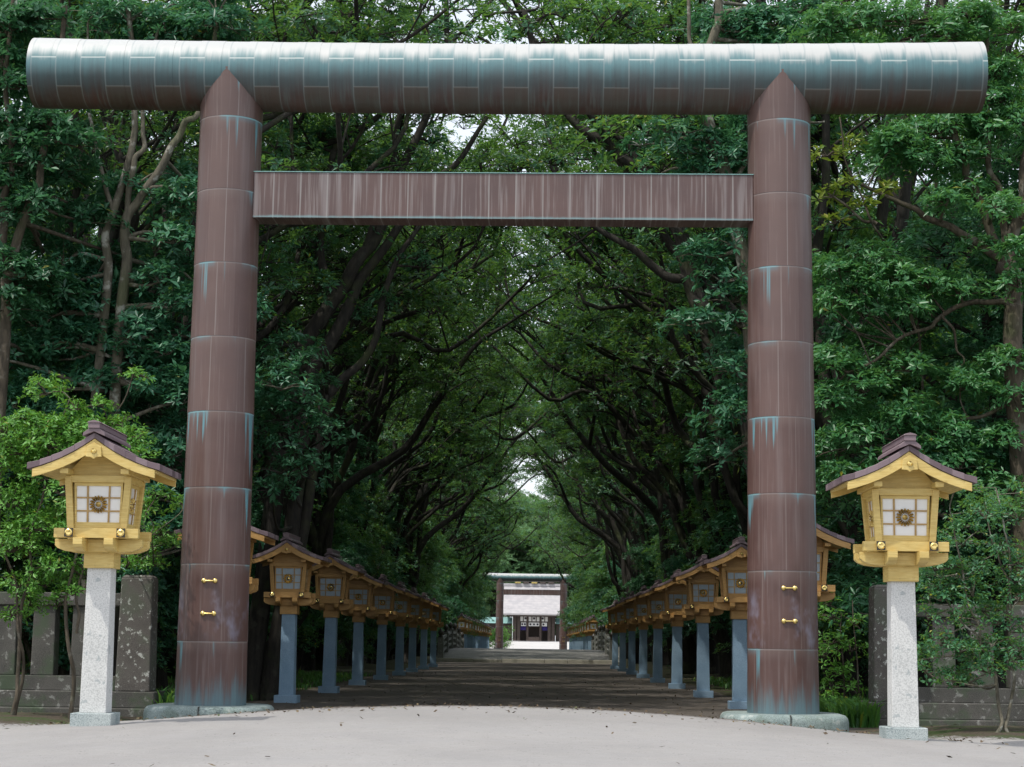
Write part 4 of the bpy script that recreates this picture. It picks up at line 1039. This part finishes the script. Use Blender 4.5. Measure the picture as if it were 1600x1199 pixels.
survey('evergreen_tree', 'gnarled tree with a sawn stub and layered glossy sprays at the right edge', [
    {'p': [(1583, 520), (1586, 477), (1580, 411), (1575, 380), (1598, 300), (1620, 200)], 'r': (0.17, 0.09), 'foot': 1, 'dx': 0.1},
    {'p': [(1576, 405), (1552, 378), (1526, 305), (1509, 264), (1490, 200), (1480, 90), (1470, 0)], 'r': (0.085, 0.03)},
    {'p': [(1578, 395), (1566, 340), (1560, 300), (1546, 252), (1540, 190), (1545, 60)], 'r': (0.07, 0.03)},
    {'p': [(1575, 410), (1530, 385), (1490, 355), (1440, 335), (1405, 320), (1350, 290)], 'r': (0.085, 0.025)},
    {'p': [(1583, 480), (1562, 473), (1530, 473), (1472, 493), (1436, 514), (1366, 559), (1320, 590)], 'r': (0.055, 0.018)},
    {'p': [(1588, 432), (1576, 424), (1566, 420), (1556, 418)], 'r': (0.14, 0.10), 'cut': 1, 'w': 0},
    {'p': [(1472, 493), (1495, 540), (1505, 570)], 'r': (0.025, 0.014)},
    {'p': [(1580, 500), (1590, 600), (1560, 640), (1500, 660), (1420, 690)], 'r': (0.05, 0.02)}],
    [(1400, 215), (1450, 200), (1500, 185), (1550, 200), (1590, 180), (1440, 245), (1510, 240), (1590, 330, 0, .8), (1560, 320, 27.5, .7),
     (1310, 415), (1360, 400), (1400, 430), (1450, 440), (1500, 450, 0, .9), (1420, 475), (1340, 450), (1300, 470, 0, .8),
     (1300, 560), (1350, 600), (1420, 570), (1500, 600), (1570, 560), (1590, 620), (1330, 670), (1400, 650), (1480, 670), (1560, 680), (1590, 440, 27.5, .7), (1585, 385, 27.2, .7), (1450, 750), (1560, 760), (1320, 740), (1390, 720), (1500, 720), (1300, 620),
     (1300, 30), (1360, 20), (1420, 25), (1480, 50), (1560, 110), (1580, 40), (1430, 85, 0, .8), (1520, 20), (1340, 80, 0, .8), (1560, 150)],
    28.4, 'leaf_gloss', 'bark_mid', 43, per=85, extra=1, wid=0.34, L=0.132, nl=9)
survey('evergreen_tree', 'young tree with yellow-green leaf tips just right of the gate pillar', [
    {'p': [(1440, 560, 30), (1412, 440, 29.5), (1370, 350), (1345, 300), (1320, 250), (1310, 180)], 'r': (0.028, 0.012), 'foot': 1},
    {'p': [(1370, 350), (1330, 330), (1300, 300)], 'r': (0.03, 0.015)}],
    [(1292, 238, 0, .5), (1332, 222, 0, .45), (1318, 285, 0, .5), (1300, 302, 0, .45), (1388, 292, 0, .4), (1345, 318, 0, .4), (1305, 345, 0, .35)],
    28.0, 'leaf_yellow', 'bark_mid', 44, per=40, extra=0)
survey('evergreen_tree', 'tree with a bright birch-like limb rising behind the right beam half', [
    {'p': [(1180, 560), (1165, 420), (1140, 300), (1110, 200), (1095, 130), (1112, 60), (1122, 20), (1126, -60)], 'r': (0.16, 0.06), 'foot': 1, 'dx': 0.4},
    {'p': [(1100, 130), (1085, 90), (1075, 40), (1072, -40)], 'r': (0.05, 0.03)},
    {'p': [(1140, 300), (1180, 230), (1240, 190), (1290, 190)], 'r': (0.05, 0.02)}],
    [(1060, 230, 0, .8), (1110, 215), (1150, 240), (1120, 300), (1085, 265, 0, .7), (1150, 370), (1130, 430, 0, .9), (1150, 500), (1160, 40), (1210, 30), (1250, 10), (1240, 60), (1190, 200), (1150, 570, 0, .8), (1040, 200, 0, .6), (1150, 640)],
    30.5, 'leaf_blue', 'bark_pale', 45, per=56, extra=2, L=0.145, nl=9)
survey('evergreen_tree', 'mossy leaning trunk crossing behind the upper right gate pillar', [
    {'p': [(1180, 700), (1160, 564), (1125, 515), (1092, 481), (1082, 437), (1068, 395), (1053, 350), (1030, 310), (1000, 270), (960, 230), (900, 190), (850, 120), (820, 20)], 'r': (0.24, 0.06), 'foot': 1, 'dx': 0.8},
    {'p': [(1082, 437), (1040, 425), (1000, 400), (951, 369), (900, 330), (860, 260)], 'r': (0.10, 0.03)},
    {'p': [(1030, 310), (990, 240), (950, 190), (930, 100)], 'r': (0.09, 0.03)}],
    [(1000, 60), (940, 30), (880, 20), (820, 40, 0, .8), (760, 20, 0, .7), (1050, 30), (960, 200, 0, .8), (900, 180, 0, .7), (860, 250, 0, .7), (1020, 220, 0, .8), (930, 320, 0, .8), (860, 330, 0, .7)],
    34.0, 'leaf_dark', 'bark', 46, per=30, extra=1, L=0.14)
survey('evergreen_tree', 'cluster of dark trunks leaning right from behind the left gate pillar', [
    {'p': [(455, 600), (473, 545), (522, 467), (561, 413), (595, 355), (620, 290), (650, 220), (690, 120), (700, 0)], 'r': (0.20, 0.05), 'foot': 1, 'dx': -0.6},
    {'p': [(480, 610), (502, 559), (541, 486), (566, 437), (610, 379), (660, 300), (720, 250), (760, 180)], 'r': (0.18, 0.04), 'foot': 1, 'dx': -0.6},
    {'p': [(500, 650), (522, 608), (561, 569), (590, 511), (610, 437), (640, 380), (680, 330), (740, 300)], 'r': (0.12, 0.03), 'foot': 1, 'dx': -0.8},
    {'p': [(522, 467), (500, 400), (510, 300), (540, 200), (560, 100), (580, 0)], 'r': (0.10, 0.03)},
    {'p': [(561, 413), (600, 300), (620, 200), (640, 100), (660, 0)], 'r': (0.08, 0.03)}],
    [(440, 560, 31), (470, 620, 31), (500, 660, 31, .9), (440, 690, 31), (425, 760, 31, .9), (480, 560, 31, .8), (430, 630, 31), (470, 720, 31, .8), (450, 220), (500, 210), (440, 140), (450, 30), (505, 35), (555, 25), (480, 90), (430, 300), (560, 190, 0, .7), (610, 20, 0, .8), (690, 40, 0, .7), (620, 240, 0, .7), (540, 60), (700, 300, 0, .7), (650, 400, 0, .7), (600, 470, 0, .7), (430, 420), (470, 380, 0, .8)],
    35.0, 'leaf_blue', 'bark', 47, per=32, extra=1, L=0.14)
survey('evergreen_tree', 'massive dark forked trunk with arching limbs behind the right lantern row', [
    {'p': [(1062, 900), (1054, 857), (1050, 760), (1048, 681), (1020, 645), (985, 613), (950, 575), (912, 535), (902, 486), (880, 445), (858, 413), (830, 380)], 'r': (0.42, 0.06), 'foot': 1, 'w': 0.3},
    {'p': [(1121, 720), (1085, 690), (1048, 665), (1010, 625), (961, 584), (930, 520), (900, 440)], 'r': (0.22, 0.05), 'w': 0.35},
    {'p': [(1048, 680), (1040, 600), (1030, 520), (1010, 440), (980, 380)], 'r': (0.18, 0.04), 'w': 0.3},
    {'p': [(1087, 798), (1070, 740), (1060, 690), (1065, 600), (1080, 500)], 'r': (0.22, 0.07)}],
    [(900, 420), (860, 400, 0, .8), (960, 480), (1000, 420), (1040, 460), (940, 400), (1000, 540), (1060, 560), (1100, 520), (830, 470), (790, 430, 0, .8), (880, 480, 0, .8), (1100, 640), (820, 400, 0, .8), (1060, 400), (930, 600, 0, .7)],
    71.0, 'leaf_dark', 'bark', 48, nl=8, per=70, extra=2, L=0.18, rxs=1.5, jit=1.3)
survey('evergreen_tree', 'slender dark tree bending over the path from the right, mid tunnel', [
    {'p': [(1000, 930), (989, 893), (964, 832), (935, 763), (921, 730), (888, 694), (855, 647), (833, 618), (830, 560)], 'r': (0.36, 0.05), 'foot': 1, 'w': 0.45},
    {'p': [(964, 832), (940, 800), (905, 760), (880, 700), (870, 660)], 'r': (0.2, 0.06)}],
    [(830, 560), (860, 600), (800, 600), (880, 660), (930, 660), (960, 700), (840, 640, 0, .8)],
    108.0, 'leaf_dark', 'bark', 49, nl=8, per=80, extra=2, L=0.22, rxs=2.0, jit=1.6)
survey('evergreen_tree', 'dark tree bending over the path from the left, mid tunnel', [
    {'p': [(640, 900), (649, 810), (668, 770), (692, 748), (725, 710), (754, 687), (790, 640)], 'r': (0.32, 0.05), 'foot': 1, 'w': 0.4},
    {'p': [(660, 790), (664, 700), (668, 628), (673, 559), (702, 501), (722, 428)], 'r': (0.22, 0.05), 'w': 0.35},
    {'p': [(668, 628), (700, 605), (717, 593), (751, 554), (780, 500)], 'r': (0.16, 0.04), 'w': 0.3}],
    [(740, 560), (700, 480), (780, 520), (760, 620), (700, 640), (650, 620), (630, 700), (790, 660), (720, 690), (640, 540), (690, 760, 0, .8)],
    92.0, 'leaf_mid', 'bark', 50, nl=8, per=80, extra=2, L=0.20, rxs=1.8, jit=1.5)

# -- shrubs in front of the fences
survey('garden_shrub', 'light green shrub with fine sunlit leaves behind the lantern at left', [
    {'p': [(24, 1050), (34, 960), (48, 900), (60, 800), (80, 700), (110, 620)], 'r': (0.032, 0.012), 'foot': 1},
    {'p': [(32, 1000), (20, 930), (5, 850), (0, 760), (-10, 690)], 'r': (0.026, 0.010), 'foot': 1},
    {'p': [(114, 1040), (104, 960), (112, 900), (130, 820), (150, 740), (170, 660)], 'r': (0.034, 0.012), 'foot': 1},
    {'p': [(112, 930), (150, 900), (190, 865), (225, 840, 24.5)], 'r': (0.022, 0.010)},
    {'p': [(120, 990), (128, 930), (150, 850), (210, 790)], 'r': (0.022, 0.010)}],
    [(120, 635, 0, .6), (60, 670, 0, .9), (150, 665, 0, .8), (190, 660, 0, .6), (30, 700), (90, 690), (150, 700), (10, 670, 0, .8), (60, 740), (20, 780), (100, 760), (225, 790, 25.6, .7), (250, 830, 25.6, .5), (225, 850, 25.6, .6), (245, 770, 25.6, .5), (60, 820), (110, 830), (20, 850), (80, 880, 0, .9), (30, 910, 0, .8), (130, 880, 0, .7), (200, 880, 25.6, .5), (240, 880, 25.6, .5), (110, 920, 0, .5), (160, 630, 0, .5), (100, 670), (200, 700, 0, .8), (40, 650, 0, .7), (215, 680, 0, .5), (20, 960, 0, .5), (90, 930, 0, .4), (-10, 720), (180, 800)],
    23.3, 'leaf_light', 'bark_mid', 61, nl=7, L=0.078, per=80, extra=1, wid=0.40, rxs=0.46, cat='shrub', jit=0.3)
survey('garden_shrub', 'open thin-stemmed shrub with small leaves beside the lantern at right', [
    {'p': [(1560, 1120), (1552, 1060), (1540, 1010), (1520, 960), (1500, 880), (1490, 810)], 'r': (0.030, 0.010), 'foot': 1},
    {'p': [(1574, 1120), (1580, 1040), (1582, 960), (1578, 890), (1570, 820), (1560, 760)], 'r': (0.028, 0.010), 'foot': 1},
    {'p': [(1580, 980), (1568, 900), (1550, 850), (1540, 790)], 'r': (0.018, 0.008)},
    {'p': [(1530, 1000), (1510, 980), (1480, 940), (1460, 920)], 'r': (0.016, 0.008)}],
    [(1540, 800, 0, .8), (1590, 800), (1500, 820, 0, .8), (1560, 850, 0, .7), (1480, 880, 0, .8), (1470, 930, 0, .7), (1530, 890, 0, .6), (1595, 880, 0, .7), (1500, 960, 0, .6), (1560, 970, 0, .6), (1530, 1040, 0, .7), (1580, 1040, 0, .6), (1490, 1060, 0, .5), (1490, 760, 0, .8), (1600, 980, 0, .6), (1450, 840, 0, .7), (1450, 960, 0, .6), (1500, 1010, 0, .8), (1590, 930, 0, .8), (1550, 1000, 0, .8), (1470, 1000, 0, .7), (1590, 1010, 0, .8), (1520, 920, 0, .8), (1460, 880, 0, .8)],
    22.6, 'leaf_mid', 'bark_pale', 62, nl=7, L=0.068, per=70, extra=1, wid=0.42, rxs=0.42, cat='shrub', jit=0.3)
survey('evergreen_bush', 'leafy green weeds and bush between the right gate pillar and stone pillar', [
    {'p': [(1320, 1080), (1315, 1020), (1310, 960)], 'r': (0.02, 0.008), 'foot': 1},
    {'p': [(1340, 1080), (1335, 1000), (1330, 940)], 'r': (0.02, 0.008), 'foot': 1}],
    [(1300, 1000, 0, .8), (1330, 1010, 0, .8), (1310, 1050, 0, .8), (1335, 970, 0, .7), (1300, 1070, 0, .6), (1330, 1070, 0, .7), (1300, 960, 0, .6)],
    28.3, 'leaf_light', 'bark_mid', 63, nl=7, L=0.10, per=30, extra=1, rxs=0.45, cat='bush', jit=0.25)
b = bush(310, 1.5, 0.7, 'leaf_light', 0.09, 30); b.location = (-4.3, 232, 0.0); b.scale = (1.3, 1.3, 1.6); tag(b, 'small rounded green bush at the foot of the distant gate', 'bush')
